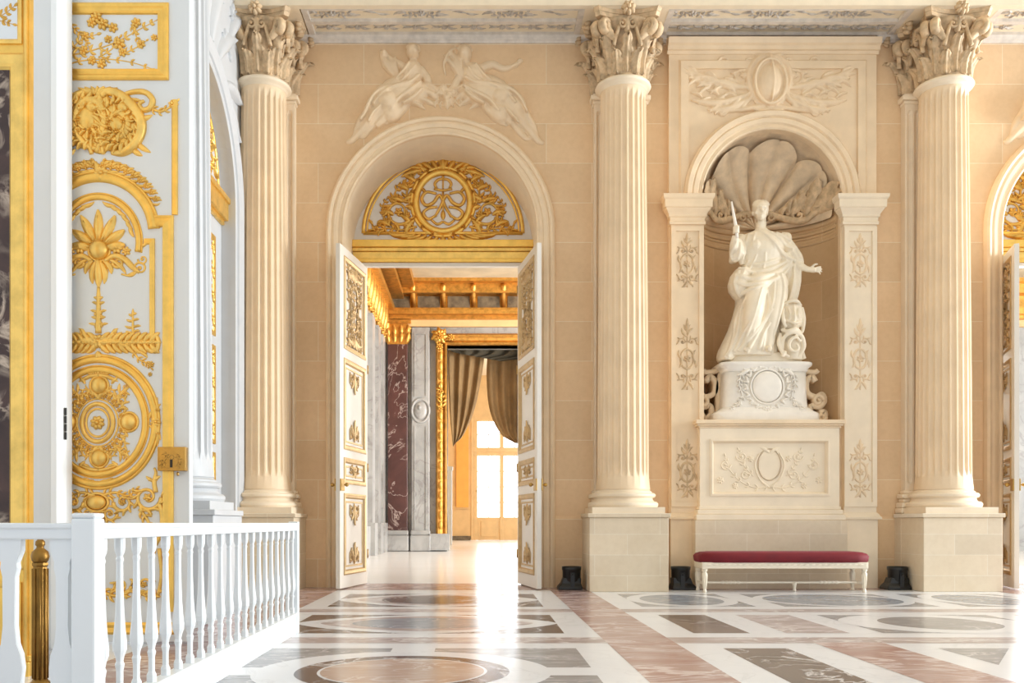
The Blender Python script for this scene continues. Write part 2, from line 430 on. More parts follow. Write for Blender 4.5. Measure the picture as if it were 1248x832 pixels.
for i, (ya, yb) in enumerate(ROWS):                                # carpet before the niche
    y0, y1 = ya + .30, yb - .30; yc = (y0 + y1) / 2; xc = 4.6
    for s in (-1, 1):
        def sp(m, xa, xb, y0_, y1_, z=e): rect(m, min(xc + s * xa, xc + s * xb), max(xc + s * xa, xc + s * xb), y0_, y1_, z)
        if i in (1, 2):
            sp(3, 2.13, 2.64, y0, y1)
            if i == 2: sp(2, 1.22, 1.80, y0, y1)
            else: sp(1, 1.22, 1.80, ya - .05, yb + .05, 1.4 * e)
        else:
            sp(4, 1.27, 2.64, y0, y1)
            disc(0, xc + s * 1.955, yc, .69, (y1 - y0) / 2 + .02, 2 * e); disc(5, xc + s * 1.955, yc, .52, (y1 - y0) / 2 - .16, 3 * e)
    if i == 2:
        rect(4, xc - .92, xc + .92, y0, y1, e); disc(0, xc, yc, .95, (y1 - y0) / 2 + .03, 2 * e); disc(4, xc, yc, .56, (y1 - y0) / 2 - .22, 3 * e)
    elif i == 1:
        for sx in (-1, 1):
            for sy in (-1, 1):
                fpoly(4, [(xc + sx * .93, yc + sy * (y1 - y0) / 2), (xc + sx * .36, yc + sy * (y1 - y0) / 2), (xc + sx * .93, yc + sy * .14)], e)
        fpoly(2, [(xc - .62, yc), (xc, yc - .82), (xc + .62, yc), (xc, yc + .82)], e)
    else:
        rect(4, xc - .93, xc + .93, y0, y1, e); disc(0, xc, yc, .98, (y1 - y0) / 2 + .02, 2 * e); disc(5, xc, yc, .86, (y1 - y0) / 2 - .12, 3 * e)
for i, (ya, yb) in enumerate(ROWS):
    rect(4, -6.4, -3.0, ya + .3, yb - .3, e)
tag(fl.build('floor', FM, recalc=False), 'polished floor of white marble with inlaid rose, grey and dark marble panels', 'floor', kind='structure')

# ---- walls
def wall_face(mb, u0, u1, v0, v1, openings, depth, n=28):
    """upright wall with round-headed openings (centre, radius, spring, sill) and their reveals"""
    x = u0
    for (c, R, sp, sill) in sorted(openings):
        mb.quad((x, v0, 0), (c - R, v0, 0), (c - R, v1, 0), (x, v1, 0))
        if sill > v0: mb.quad((c - R, v0, 0), (c + R, v0, 0), (c + R, sill, 0), (c - R, sill, 0))
        arc = [(c - R * math.cos(PI * i / n), sp + R * math.sin(PI * i / n)) for i in range(n + 1)]
        for a, b in zip(arc, arc[1:]):
            mb.quad((a[0], a[1], 0), (b[0], b[1], 0), (b[0], v1, 0), (a[0], v1, 0))
        if depth:
            line = [(c - R, max(sill, v0))] + arc + [(c + R, max(sill, v0))]
            mb.grid([[(p[0], p[1], 0), (p[0], p[1], -depth)] for p in line], smooth=False)
        x = c + R
    mb.quad((x, v0, 0), (u1, v0, 0), (u1, v1, 0), (x, v1, 0))
UVW = lambda Y: (lambda p: (p[0], Y - (p[2] if len(p) > 2 else 0), p[1]))
UVWL = lambda X: (lambda p: (X + (p[2] if len(p) > 2 else 0), p[0], p[1]))

DEP = 1.05
w = MB(UVW(YW), False)
wall_face(w, XL - .05, 13.0, 0, 9.6, [(D1, RIN, SPR, 0), (NX, 1.07, 6.0, 2.5), (D2, RIN, SPR, 0)], 0)
for c in (D1, D2):                                                  # deep reveals of smooth pale stone
    arc = [(c - RIN, 0)] + [(c - RIN * math.cos(PI * i / 28), SPR + RIN * math.sin(PI * i / 28)) for i in range(29)] + [(c + RIN, 0)]
    w.mat = 1; w.grid([[(p[0], p[1], 0), (p[0], p[1], -DEP)] for p in arc], smooth=False)
wall_back = tag(w.build('wall_back', ['stone', 'stone_pale']), 'far wall of warm limestone blocks pierced by arched doorways and a niche', 'wall', kind='structure')

d = MB(UVW(YW), False)                                              # dado course
for a, b in ((XL, D1 - ROUT), (D1 + ROUT, NX - 1.45), (NX + 1.5, D2 - ROUT), (D2 + ROUT, 13)):
    d.box(a, b, 0, 1.06, 0, .045)
    d.sweep([(a, 1.06), (b, 1.06)], [(0, 0), (0, .045), (.05, .02), (.05, 0)])
d.build('dado', 'stone', wall_back)
for c in (D1, D2):                                                  # archivolts running down as jamb casings
    a = MB(UVW(YW), True)
    path = [(c - RIN, 0)] + [(c - RIN * math.cos(PI * i / 40), SPR + RIN * math.sin(PI * i / 40)) for i in range(41)] + [(c + RIN, 0)]
    a.sweep(path, [(-.004, -.02), (-.004, .05), (.02, .065), (.05, .05), (.09, .05), (.10, .075), (.15, .085), (.19, .07), (.20, .10), (.235, .115), (.265, .09), (.285, .03), (.285, -.02)])
    a.build('archivolt', 'stone_smooth', wall_back)

# side wall, painted white
XD = XL - .16
wl = MB(UVWL(XL), False)
LC = 11.56
wall_face(wl, 7.9, YW + .02, 0, 9.6, [(LC, RIN, SPR, 0)], .2)
wall_left = tag(wl.build('wall_left', 'white_stone'), 'white painted stone side wall with an arched doorway', 'wall', kind='structure')
a = MB(UVWL(XL), True)
path = [(LC - RIN, 0)] + [(LC - RIN * math.cos(PI * i / 40), SPR + RIN * math.sin(PI * i / 40)) for i in range(41)] + [(LC + RIN, 0)]
a.sweep(path, [(-.004, -.02), (-.004, .05), (.02, .065), (.09, .05), (.10, .075), (.15, .085), (.20, .10), (.235, .115), (.265, .09), (.285, .03), (.285, -.02)])
a.build('archivolt', 'white_stone', wall_left)

# ---- ceiling and entablature
c = MB(None, False); c.box(-6.5, 13.5, -1.0, 13.2, 9.6, 9.8)
tag(c.build('ceiling', 'ceiling'), 'pale ceiling over the columned hall', 'ceiling', kind='structure')
b = MB(None, False)
b.mat = 0; b.box(XL, 13.0, 13.22, YW, SOFF + .05, 9.6)                # beam
for cx in COLX: b.box(cx - .62, cx + .62, 13.19, YW, SOFF, SOFF + .14)
b.mat = 0; b.box(XL, 13.0, 13.16, 13.26, SOFF - .005, 9.6)
b.mat = 1
bays = [(COLX[0] + .64, COLX[1] - .62), (COLX[1] + .62, COLX[2] - .62), (COLX[2] + .62, 12.8)]
for x0, x1 in bays:                                                 # soffit coffers: raised ribs round two sunk strips
    for y0, y1 in ((13.25, 13.31), (13.60, 13.68), (13.97, YW)):
        b.box(x0, x1, y0, y1, SOFF, SOFF + .08)
    for xa in (x0, x1 - .09): b.box(xa, xa + .09, 13.31, 13.97, SOFF - .003, SOFF + .08)
trim = tag(b.build('trim_1', ['ceiling', 'plaster']), 'grey white plaster soffit of the entablature between the columns', 'cornice', kind='structure')
cn = MB(UVW(YW), False)
for x0, x1 in ((XL, 2.93), (6.19, 13)):
    cn.sweep([(x0, 8.455), (x1, 8.455)], [(0, 0), (0, .03), (.03, .04), (.04, .06), (.07, .07), (.095, .09), (.095, 0)])
cn.build('moulding', 'plaster', trim)
sc = MB(None, True)                                                 # carved foliage in the sunk strips
for x0, x1 in bays:
    for yc in (13.455, 13.825):
        sc.push(lambda p, yc=yc: (p[0], yc + p[1], SOFF + .055 - (p[2] if len(p) > 2 else 0)))
        nseg = 6 if yc < 13.6 else 9
        for i in range(nseg):
            uc = x0 + .1 + (x1 - x0 - .2) * (i + .5) / nseg
            if yc < 13.6:
                if i % 2 == 0:
                    for s in (-1, 1):
                        scroll(sc, uc + s * .16, 0, .085, 0 if s > 0 else PI, s, 1.2, .014, 5, .08, .03)
                        leaf(sc, (uc + s * .22, -.02), (uc + s * .42, .05), .09, .03, .03, 3)
                    rose(sc, uc, 0, .07, 6, .05)
                else:
                    for s in (-1, 1): leaf(sc, (uc, 0), (uc + s * .2, .03 * s), .06, .02, .025)
            else:
                rose(sc, uc, 0, .055, 6, .045)
                for s in (-1, 1):
                    for q in (-.05, .05): leaf(sc, (uc + s * .04, 0), (uc + s * .2, q), .07, q * .5, .03, 3)
        sc.pop()
sc.build('soffit_carving', 'plaster_dark', trim)

# ---- column order
def shaft_mb(cx, cy, z0, z1, rb, rt, mb=None, nf=24, seg=6):
    mb = mb or MB(None, True); rows = []
    zs = [0, .03, .045, .06, .10, .25, .4, .6, .75, .9, .97, .985, .992, 1.0]
    for t in zs:
        z = z0 + (z1 - z0) * t; R = rb + (rt - rb) * (t ** 1.4)
        dd = max(0., min(1., (t - .028) / .02, (.988 - t) / .012))
        if t in (0,): R *= 1.05
        row = []
        for i in range(nf):
            for j in range(seg):
                q = 2 * PI * (i + j / seg) / nf; x = j / seg
                g = 0. if x < .22 else math.sqrt(max(0, 1 - ((x - .61) / .39) ** 2))
                r = R * (1 - .085 * g * dd)
                row.append((cx + r * math.cos(q), cy + r * math.sin(q), z))
        rows.append(row)
    mb.grid(rows, close_v=True, caps=True, smooth=False)
    return mb

def acanthus(mb, ang, r0, z0, h, wid, out, seed=0):
    """one acanthus leaf on a bell: grows up, then curls outwards at the tip"""
    rows = []; n = 16
    for i in range(n):
        t = i / (n - 1)
        z = z0 + h * (t if t < .82 else .82 + .18 * math.sin((t - .82) / .18 * PI * .75) * .6)
        r = r0 + .03 + out * (t ** 3) * 1.0 + .02 * t
        if t > .9: z -= h * .08 * (t - .9) / .1
        hw = wid * .5 * (math.sin(PI * min(1, .18 + t * .78)) ** .6) * (.62 + .38 * abs(math.sin(4.2 * PI * t + .4))) * (1 if i < n - 1 else .45)
        row = []
        for s_ in (-1, -.82, -.64, -.5, -.36, -.2, -.07, .07, .2, .36, .5, .64, .82, 1):
            a = ang + s_ * hw / r
            rr = r - .055 * s_ * s_ + .016 * math.cos(s_ * 3 * PI) * (1 - .5 * t) + (.016 if abs(s_) < .1 else 0)
            row.append((rr * math.cos(a), rr * math.sin(a), z))
        rows.append(row)
    mb.grid(rows, smooth=True)
    mb.grid([[(p[0] * .93, p[1] * .93, p[2] - .01) for p in r] for r in rows], smooth=True)

def capital_mb(cx, cy, z0, z1, r, sy=1.0, sx=1.0):
    mb = MB(lambda p: (cx + p[0] * sx, cy + p[1] * sy, z0 + p[2]), True)
    h = z1 - z0
    mb.lathe([(r * .98, 0), (r * 1.0, .02), (r * 1.0, h * .5), (r * 1.08, h * .68), (r * 1.3, h * .82), (r * 1.42, h * .86)], 32)
    for i in range(8):
        acanthus(mb, 2 * PI * (i + .5) / 8, r * 1.0, .02, h * .36, r * .78, .13)
        acanthus(mb, 2 * PI * i / 8, r * .98, .04, h * .60, r * .80, .20)
    for k in range(4):                                              # corner volutes
        a = PI / 4 + k * PI / 2; ca, sa = math.cos(a), math.sin(a)
        for s in (-1, 1):
            mb.push(lambda p, ca=ca, sa=sa, s=s: (ca * p[0] - sa * (s * .07 + p[2]), sa * p[0] + ca * (s * .07 + p[2]), p[1]))
            pts = [(r * 1.0, h * .40), (r * 1.12, h * .60), (r * 1.38, h * .76)]
            cxv, czv, R0 = r * 1.58, h * .70, .105
            pts += [(cxv + R0 * (1 - .8 * t) * math.cos(2.2 - 9.5 * t), czv + R0 * (1 - .8 * t) * math.sin(2.2 - 9.5 * t)) for t in [i / 16 for i in range(17)]]
            tube(mb, pts, [.03, .045, .04, .028], 1.5, 7, 3)
            blob(mb, cxv, czv, .03, .03, .07 * s, 8, 4)
            mb.pop()
        mb.push(lambda p, ca=ca, sa=sa: (ca * (p[2] + r * 1.25) - sa * p[0], sa * (p[2] + r * 1.25) + ca * p[0], p[1]))
        leaf(mb, (0, h * .42), (0, h * .80), .26, 0, .07, 4, .18)
        mb.pop()
        b_ = k * PI / 2; cb, sb = math.cos(b_), math.sin(b_)
        mb.push(lambda p, cb=cb, sb=sb: (cb * (p[2] + r * 1.22) - sb * p[0], sb * (p[2] + r * 1.22) + cb * p[0], p[1]))
        for s in (-1, 1):                                           # inner helices
            spiral(mb, s * .075, h * .75, .075, 1.2, PI / 2, .026, .014, s, 1.3, .02)
            tube(mb, [(s * .2, h * .42), (s * .16, h * .58), (s * .12, h * .73)], [.03, .026], 1.2, 7)
            leaf(mb, (s * .16, h * .52), (s * .30, h * .74), .13, -s * .03, .04, 3, .06)
        rose(mb, 0, h * .94, .11, 7, .10, .10)                      # fleuron on the abacus
        leaf(mb, (0, h * .62), (0, h * .86), .12, 0, .05, 3, .05)
        mb.pop()
    def abacus(za, zb, sc_):
        pts = []
        for k in range(4):
            a = -PI / 4 + k * PI / 2; a2 = a + PI / 2; R = r * 1.92 * sc_
            p, q = (R * math.cos(a + .07), R * math.sin(a + .07)), (R * math.cos(a2 - .07), R * math.sin(a2 - .07))
            mid = (a + a2) / 2
            for t in [i / 8 for i in range(9)]:
                d_ = .12 * 4 * t * (1 - t)
                pts.append((p[0] + (q[0] - p[0]) * t - d_ * math.cos(mid), p[1] + (q[1] - p[1]) * t - d_ * math.sin(mid)))
        n = len(pts); mb.add([(x, y, za) for x, y in pts] + [(x * 1.04, y * 1.04, zb) for x, y in pts],
                             [tuple(range(n - 1, -1, -1)), tuple(range(n, 2 * n))] + [(i, (i + 1) % n, n + (i + 1) % n, n + i) for i in range(n)], False)
    abacus(h * .87, h * .93, .96); abacus(h * .935, h, 1.0)
    return mb

ZB0, ZB1, ZA0, ZA1 = 1.14, 1.50, 7.50, 7.62
def column(cx, cy, label, mats=('stone_column', 'stone_carved', 'stone_pale', 'plinth')):
    t = thing('column', label, 'column', (cx, cy, 0), 'fluted columns of the hall')
    m = MB(None, False)
    m.box(cx - .575, cx + .575, YP + cy - YC, YP + cy - YC + 1.0 if cy == YC else cy + .575, 0, ZB0 - .06)
    m.box(cx - .60, cx + .60, YP - .025 + cy - YC, cy + .55 if cy != YC else YW - .05, ZB0 - .06, ZB0)
    m.build('plinth', mats[3], t, .008)
    b_ = MB(None, True)
    b_.box(cx - .53, cx + .53, cy - .53, cy + .39, ZB0, ZB0 + .09)
    pr = [(.51, .09), (.525, .12), (.525, .15), (.50, .175), (.465, .18), (.455, .19), (.44, .215), (.445, .235), (.47, .24), (.485, .26), (.485, .285), (.465, .305), (.43, .31), (.43, .325), (.405, .345), (.395, .36)]
    b_.lathe([(r, z) for r, z in pr], 72, (cx, cy, ZB0), smooth=False)
    b_.build('base', mats[2], t)
    shaft_mb(cx, cy, ZB1, ZA0, .388, .338).build('shaft', mats[0], t)
    n_ = MB(None, True)
    n_.lathe([(.338, -.02), (.35, 0), (.37, .02), (.405, .035), (.42, .06), (.405, .09), (.36, .105), (.345, .12)], 40, (cx, cy, ZA0))
    n_.build('necking', mats[2], t)
    capital_mb(cx, cy, ZA1, SOFF, .335).build('capital', mats[1], t)
    return t
c0 = column(COLX[1], YC, 'fluted limestone column between the main doorway and the statue niche')
for cx, lab in ((COLX[0], 'fluted limestone column in the corner beside the white side wall'), (COLX[2], 'fluted limestone column beyond the red bench, beside the second doorway')):
    k = copy_tree(c0, (cx - COLX[1], 0, 0)); k['label'] = lab
column(-3.31, 9.9, 'white painted fluted column half hidden behind the gilded open door', ('white_stone', 'white_stone', 'white_stone', 'white_stone'))

def pilaster(cx, label, white=False):
    t = thing('pilaster', label, 'pilaster', (cx, YW, 0), 'fluted pilasters behind the columns')
    m = MB(None, False); hw = .40; yf = YW - .14
    m.box(cx - hw - .12, cx + hw + .12, yf - .12, YW - .02, 0, ZB0 - .0)
    m.build('plinth', 'plinth', t, .008)
    b_ = MB(UVW(YW), False)
    for z0, z1, ex in ((ZB0, .09, .10), (ZB0 + .09, .085, .085), (ZB0 + .175, .06, .045), (ZB0 + .235, .07, .075), (ZB0 + .305, .055, .03)):
        b_.box(cx - hw - ex, cx + hw + ex, z0, z0 + z1, 0, .14 + ex)
    b_.build('base', 'stone_pale', t, .02)
    # fluted face: cross-section swept upwards
    s_ = MB(UVW(YW), False); prof = [(-hw, 0), (-hw, .14)]; nf = 7; fw = 2 * hw / (nf + .3)
    for i in range(nf):
        u0 = -hw + fw * (i + .3)
        prof += [(u0, .14)] + [(u0 + fw * .7 * q / 6, .14 - .045 * math.sin(PI * q / 6)) for q in range(1, 6)] + [(u0 + fw * .7, .14)]
    prof += [(hw, .14), (hw, 0)]
    zs = (ZB1, ZB1 + .10, ZB1 + .16, 7.30, 7.36, 7.45)
    rows = []
    for z in zs:
        fade = 0. if z in (zs[0], zs[1], zs[4], zs[5]) else 1.
        rows.append([(cx + u, z, wv if wv in (0, .14) else .14 - (.14 - wv) * fade) for u, wv in prof])
    s_.grid(rows, smooth=False); s_.build('shaft', 'stone_pale', t)  # paler stone on the shaft stands in for light falling on it
    n_ = MB(UVW(YW), False)
    n_.box(cx - hw - .02, cx + hw + .02, 7.45, 7.50, 0, .16); n_.box(cx - hw - .06, cx + hw + .06, 7.50, 7.57, 0, .20); n_.box(cx - hw - .02, cx + hw + .02, 7.57, 7.61, 0, .16)
    n_.build('necking', 'stone_pale', t, .012)
    capital_mb(cx, YW - .02, 7.60, SOFF, .34, .52, 1.16).build('capital', 'stone_carved', t)
    return t
p0 = pilaster(COLX[1], 'flat fluted pilaster behind the column nearest the statue niche on its doorway side')
for cx, lab in ((COLX[0] + .02, 'flat fluted pilaster behind the column in the corner'), (COLX[2] - .06, 'flat fluted pilaster behind the column beyond the red bench')):
    k = copy_tree(p0, (cx - COLX[1], 0, 0)); k['label'] = lab

# ================================================================= THE NICHE BAY
nb = MB(UVW(YW), False)
wall_face(nb, 2.96, 6.17, 1.1, 8.38, [(NX, 1.07, 6.0, 2.55)], 0)
for u in (2.96, 6.17): nb.quad((u, 1.1, 0), (u, 8.38, 0), (u, 8.38, -.1), (u, 1.1, -.1))
arc = [(NX - 1.07, 2.5)] + [(NX - 1.07 * math.cos(PI * i / 28), 6.0 + 1.07 * math.sin(PI * i / 28)) for i in range(29)] + [(NX + 1.07, 2.5)]
nb.grid([[(p[0], p[1], 0), (p[0], p[1], -.1)] for p in arc], smooth=False)
nb.v = [(x, y - .09, z) for x, y, z in nb.v]
nb.build('niche_bay', 'stone_smooth', wall_back)
YB = YW - .09
fr = MB(UVW(YB), False)                                             # raised fillet framing the upper panel
fr.sweep([(3.11, 6.0), (3.11, 8.16), (6.02, 8.16), (6.02, 6.0)], [(-.15, 0), (-.15, .035), (-.03, .035), (0, 0)])
fr.sweep([(2.93, 8.24), (6.20, 8.24)], [(0, 0), (0, .02), (.04, .03), (.05, .07), (.10, .08), (.12, .12), (.20, .15), (.20, 0)])
fr.build('panel_frame', 'stone_smooth', wall_back)
ar = MB(UVW(YB), True)
path = [(NX - 1.07 * math.cos(PI * i / 44), 6.0 + 1.07 * math.sin(PI * i / 44)) for i in range(45)]
ar.sweep(path, [(0, -.03), (0, .04), (.02, .06), (.07, .05), (.09, .08), (.15, .095), (.17, .08), (.19, .11), (.25, .125), (.29, .07), (.29, -.02)])
ar.build('niche_archivolt', 'stone_smooth', wall_back)

ND, ZN = .86, 2.56
def nyd(x):  # depth of the niche wall at x
    t = max(0., 1 - ((x - NX) / 1.07) ** 2); return YW - .0 + ND * math.sqrt(t)
nw = MB(None, True)
xs = [NX - 1.07 * math.cos(PI * i / 40) for i in range(41)]
nw.grid([[(x, nyd(x), z) for z in (ZN - .05, 3.3, 4.1, 4.9, 5.85, 6.0)] for x in xs])
nw.poly([(x, nyd(x), ZN) for x in xs])
nw.build('niche_wall', 'niche', wall_back)
dm = MB(None, True); rows = []
for i in range(145):                                                # ribbed shell half-dome
    ph = PI * i / 144; row = []
    for j in range(15):
        t = j / 14
        sc_ = abs(math.sin(9 * ph / 2)) ; sc2 = .35 * sc_ ** .8 + .65 * abs(math.sin(18 * ph / 2)) ** .7
        edge = .885 + .075 * sc_ ** .85
        rm = .2 * math.sin(ph) + math.sqrt(1.07 ** 2 - (.2 * math.cos(ph)) ** 2)
        rho = rm * edge * t
        x = NX - rho * math.cos(ph); z = 5.80 + rho * math.sin(ph)
        y = YW + ND * math.sqrt(max(0, 1 - (rho / rm) ** 2)) + (.05 * max(0, 1 - sc_ / .2) * min(1, t * 3)) - .16 + .17 * (1 - sc2) * min(1, t * 2.5) * (1 - .25 * t) - .03 * t
        row.append((x, y, z))
    rows.append(row)
dm.grid(rows)
dm.grid([[r[-1], (NX + (r[-1][0] - NX) * .985, r[-1][1] + .09, 5.8 + (r[-1][2] - 5.8) * .985)] for r in rows])
dm.build('niche_shell', 'shell', wall_back)
dp = MB(None, True)
dp.grid([[(NX - 1.075 * math.cos(PI * i / 40) * s, YW + ND * math.sqrt(max(0, 1 - s * s)) + (.03 if s < .99 else -.02), 6.0 + 1.075 * s * math.sin(PI * i / 40)) for s in [math.sin(PI / 2 * j / 12) for j in range(13)]] for i in range(41)])
dp.build('niche_dome', 'shell', wall_back)
def PN(p):
    s2 = (p[0] / 1.07) ** 2 + max(0, (p[1] - 5.8) / 1.29) ** 2
    return (NX + p[0], YW + ND * math.sqrt(max(0, 1 - s2)) - (p[2] if len(p) > 2 else 0), p[1])
ln = MB(PN, True)
for z, r in ((5.78, .055), (5.66, .035), (5.60, .025), (5.50, .03)):
    tube(ln, [(-1.065 * math.cos(PI * i / 30), z, 0) for i in range(31)], r, 1, 8, 1)
ln.build('niche_moulding', 'niche', wall_back)
ac = MB(PN, True); ac.push(lambda p: (p[0], p[1], (p[2] if len(p) > 2 else 0) + .17))                                                  # foliate scrolls along the lip of the shell
def ac_half(mb):
    tube(mb, [(-.9, 6.02, .03), (-.7, 5.86, .03), (-.45, 5.92, .03), (-.2, 6.02, .03), (0, 6.03, .03)], [.05, .06, .05, .04], 1)
    spiral(mb, -.62, 5.95, .12, 1.3, PI, .035, .015, -1, 1.2, .05)
    spiral(mb, -.22, 5.96, .09, 1.2, 0, .03, .015, 1, 1.2, .05)
    for (a, b, c_, d_, wd) in ((-.78, 5.92, -.94, 6.30, .26), (-.66, 6.0, -.80, 6.42, .24), (-.56, 5.98, -.62, 6.32, .20), (-.86, 5.95, -.98, 6.12, .20), (-.45, 5.98, -.56, 6.2, .18)):
        leaf(mb, (a, b), (c_, d_), wd, .06, .09, 4, .05, .02)
        leaf(mb, (a + .05, b), (c_ + .1, d_ - .12), wd * .6, -.04, .07, 3, .05, .04)
both(ac, 0, ac_half)
ac.build('shell_carving', 'stone_carved', wall_back)

# impost pilasters and the pedestal block (fixed masonry of the bay)
for sgn in (-1, 1):
    xc = NX + .015 + sgn * 1.33; im = MB(UVW(YB), False)
    x0, x1 = xc - .25, xc + .25
    im.box(x0, x1, 1.12, 5.62, 0, .08)
    for q in (x0, x1 - .07): im.box(q, q + .07, 1.25, 5.55, .08, .105)
    im.box(x0 + .07, x1 - .07, 5.48, 5.55, .08, .105); im.box(x0 + .07, x1 - .07, 1.25, 1.32, .08, .105)
    def stack(pr): im.grid([[(x0 - ex, z, -.02), (x0 - ex, z, .08 + ex), (x1 + ex, z, .08 + ex), (x1 + ex, z, -.02)] for z, ex in pr], close_v=True, caps=True, smooth=False)
    stack([(5.58, .0), (5.585, .025), (5.62, .03), (5.64, .015), (5.69, .02), (5.70, .04), (5.73, .04), (5.76, .055), (5.80, .085), (5.82, .092), (5.825, .11), (5.94, .115), (5.945, .125), (5.97, .14), (6.015, .145), (6.02, .14)])
    stack([(1.06, .06), (1.09, .06), (1.10, .045), (1.13, .03), (1.16, .005)])
    im.box(x0 - .01, x1 + .01, 0, 1.06, 0, .10)
    im.build('impost_pilaster', 'stone_smooth' if sgn < 0 else 'stone_pale', wall_back)  # one pilaster paler: the side light is put into its stone colour
    og = MB(UVW(YB - .08), True)                                    # carved drops of ornament on the pilaster
    for zc, hh in ((4.98, .72), (3.52, .95), (1.78, .78)):
        tube(og, [(xc, zc - hh / 2), (xc, zc + hh / 2)], [.012, .012])
        ring(og, xc, zc, .10, .15, .018)
        rose(og, xc, zc, .06, 6, .03)
        for s in (-1, 1):
            for q in (-1, 1):
                scroll(og, xc + s * .075, zc + q * hh * .28, .06, 0 if s > 0 else PI, s * q, 1.1, .013, 4, .06, .02)
                leaf(og, (xc, zc + q * hh * .36), (xc + s * .09, zc + q * hh * .50), .06, .02, .025, 3)
                leaf(og, (xc + s * .09, zc), (xc + s * .13, zc + q * .14), .05, .02, .025)
            leaf(og, (xc, zc + hh * .44), (xc + s * .05, zc + hh * .56), .04, .01, .02)
        leaf(og, (xc, zc + hh * .42), (xc, zc + hh * .66), .07, 0, .03, 3)
    og.build('pilaster_carving', 'stone_carved' if sgn < 0 else 'stone_smooth', wall_back)  # carving follows: darker on the shaded pilaster, lighter on the lit one

YK = 13.74
kb = thing('pedestal_block', 'broad stone pedestal with a carved sunk panel under the statue', 'pedestal', (NX - .05, YK, 0))
kx0, kx1 = X_(853, YK), X_(1023, YK)
k_ = MB(UVW(YK), False)
zt = Z_(511, YK - .08)
dp_ = YK - YW + .02
px0, px1, pz0, pz1 = X_(868, YK), X_(1009, YK), Z_(602, YK), Z_(537, YK)
for a0, a1, b0, b1 in ((kx0, kx1, 1.1, pz0), (kx0, kx1, pz1, zt - .1), (kx0, px0, pz0, pz1), (px1, kx1, pz0, pz1)):
    k_.box(a0, a1, b0, b1, dp_, 0)
k_.box(px0, px1, pz0, pz1, dp_, -.05)
k_.build('body', 'stone_pale', kb)
f_ = MB(UVW(YK), False); frame_rect(f_, px0, pz0, px1, pz1, [(-.03, 0), (-.03, .015), (0, .02), (.015, 0), (.03, -.05)])
f_.build('panel_frame', 'stone_pale', kb)
cp = MB(UVW(YK), False)
for z0, z1, ex in ((zt - .12, zt - .09, .02), (zt - .09, zt - .06, .05), (zt - .06, zt, .075)): cp.box(kx0 - ex, kx1 + ex, z0, z1, dp_ - .03, ex)
cp.build('cap', 'stone_smooth', kb, .008)
bs = MB(UVW(YK), False)
for z0, z1, ex in ((1.20, 1.25, .02), (1.13, 1.20, .045), (1.04, 1.13, .07)): bs.box(kx0 - ex, kx1 + ex, z0, z1, dp_, ex)
bs.build('base_moulding', 'stone_pale', kb, .012)
pl = MB(UVW(YK), False); pl.box(kx0 - .09, kx1 + .09, 0, 1.04, dp_, .085); pl.build('plinth', 'plinth', kb, .006)
og = MB(PX(YK + .05), True)
def relief_half(mb):
    c0_ = (938, 570)
    ring(mb, 938, 566, 14, 19, 1.0)
    tube(mb, [(926, 552), (920, 566), (926, 584), (938, 594)], [.8, 1.2], 1)
    sprig(mb, [(938, 593), (920, 594), (902, 586), (888, 570), (884, 556)], .9, 7, 7, 1.3, lobes=2)
    spiral(mb, 884, 566, 7, 1.3, 0, 1.0, .5, 1); spiral(mb, 904, 556, 7, 1.2, PI, 1, .5, -1); spiral(mb, 908, 578, 6, 1.2, 0, 1, .5, 1)
    rose(mb, 878, 585, 4.5, 6, 1.4); rose(mb, 896, 592, 4, 6, 1.4); rose(mb, 915, 559, 4, 6, 1.4)
    sprig(mb, [(918, 580), (906, 566), (900, 548)], .7, 6, 5, 1.2); leaf(mb, (938, 552), (926, 545), 6, 1, 1.3, 3)
both(og, 938, relief_half)
og.build('panel_carving', 'stone_pale', kb)
# ================================================================= STATUE AND ITS CARVED PEDESTAL
YS = 13.95; ks = YS / F
def S(px, py, d=0.): return ((px - CX) * ks, YS + .12 + d, H + (CY - py) * ks)     # d: metres behind (+) or before (-) the body's middle plane
sp_ = thing('statue_pedestal', 'white carved marble pedestal with a wreathed oval medallion beneath the statue', 'pedestal', (NX, 14.1, ZN))
def bell(mb, levels, n=48, p=4.):
    rows = []
    for z, hx, hy in levels:
        row = []
        for j in range(n):
            q = 2 * PI * j / n; c, s = math.cos(q), math.sin(q)
            r = (abs(c) ** p + abs(s) ** p) ** (-1 / p)
            row.append((XS + hx * r * c, YSP + hy * r * s, z))
        rows.append(row)
    mb.grid(rows, close_v=True, caps=True)
XS, YSP = X_(935.5, 13.86), 14.20
m = MB(None, True)
bell(m, [(2.72, .67, .33), (2.80, .66, .325), (3.0, .645, .315), (3.34, .64, .315)], p=7); m.build('body', 'statue_white', sp_)
m = MB(None, True)
bell(m, [(2.566, .82, .38), (2.68, .82, .38), (2.70, .80, .375), (2.74, .72, .345), (2.78, .67, .33)], p=9); m.build('base', 'statue_white', sp_, .01)
m = MB(None, True)
bell(m, [(3.33, .64, .32), (3.35, .66, .33), (3.38, .66, .335), (3.42, .71, .36), (3.45, .72, .37), (3.475, .71, .37), (3.48, .66, .34)], p=8); m.build('cap', 'statue_white', sp_, .006)
m = MB(PX(13.87), True)
ring(m, 935, 471, 20, 21, 1.3); blob(m, 935, 471, 18.5, 19.5, 3, 24, 5)
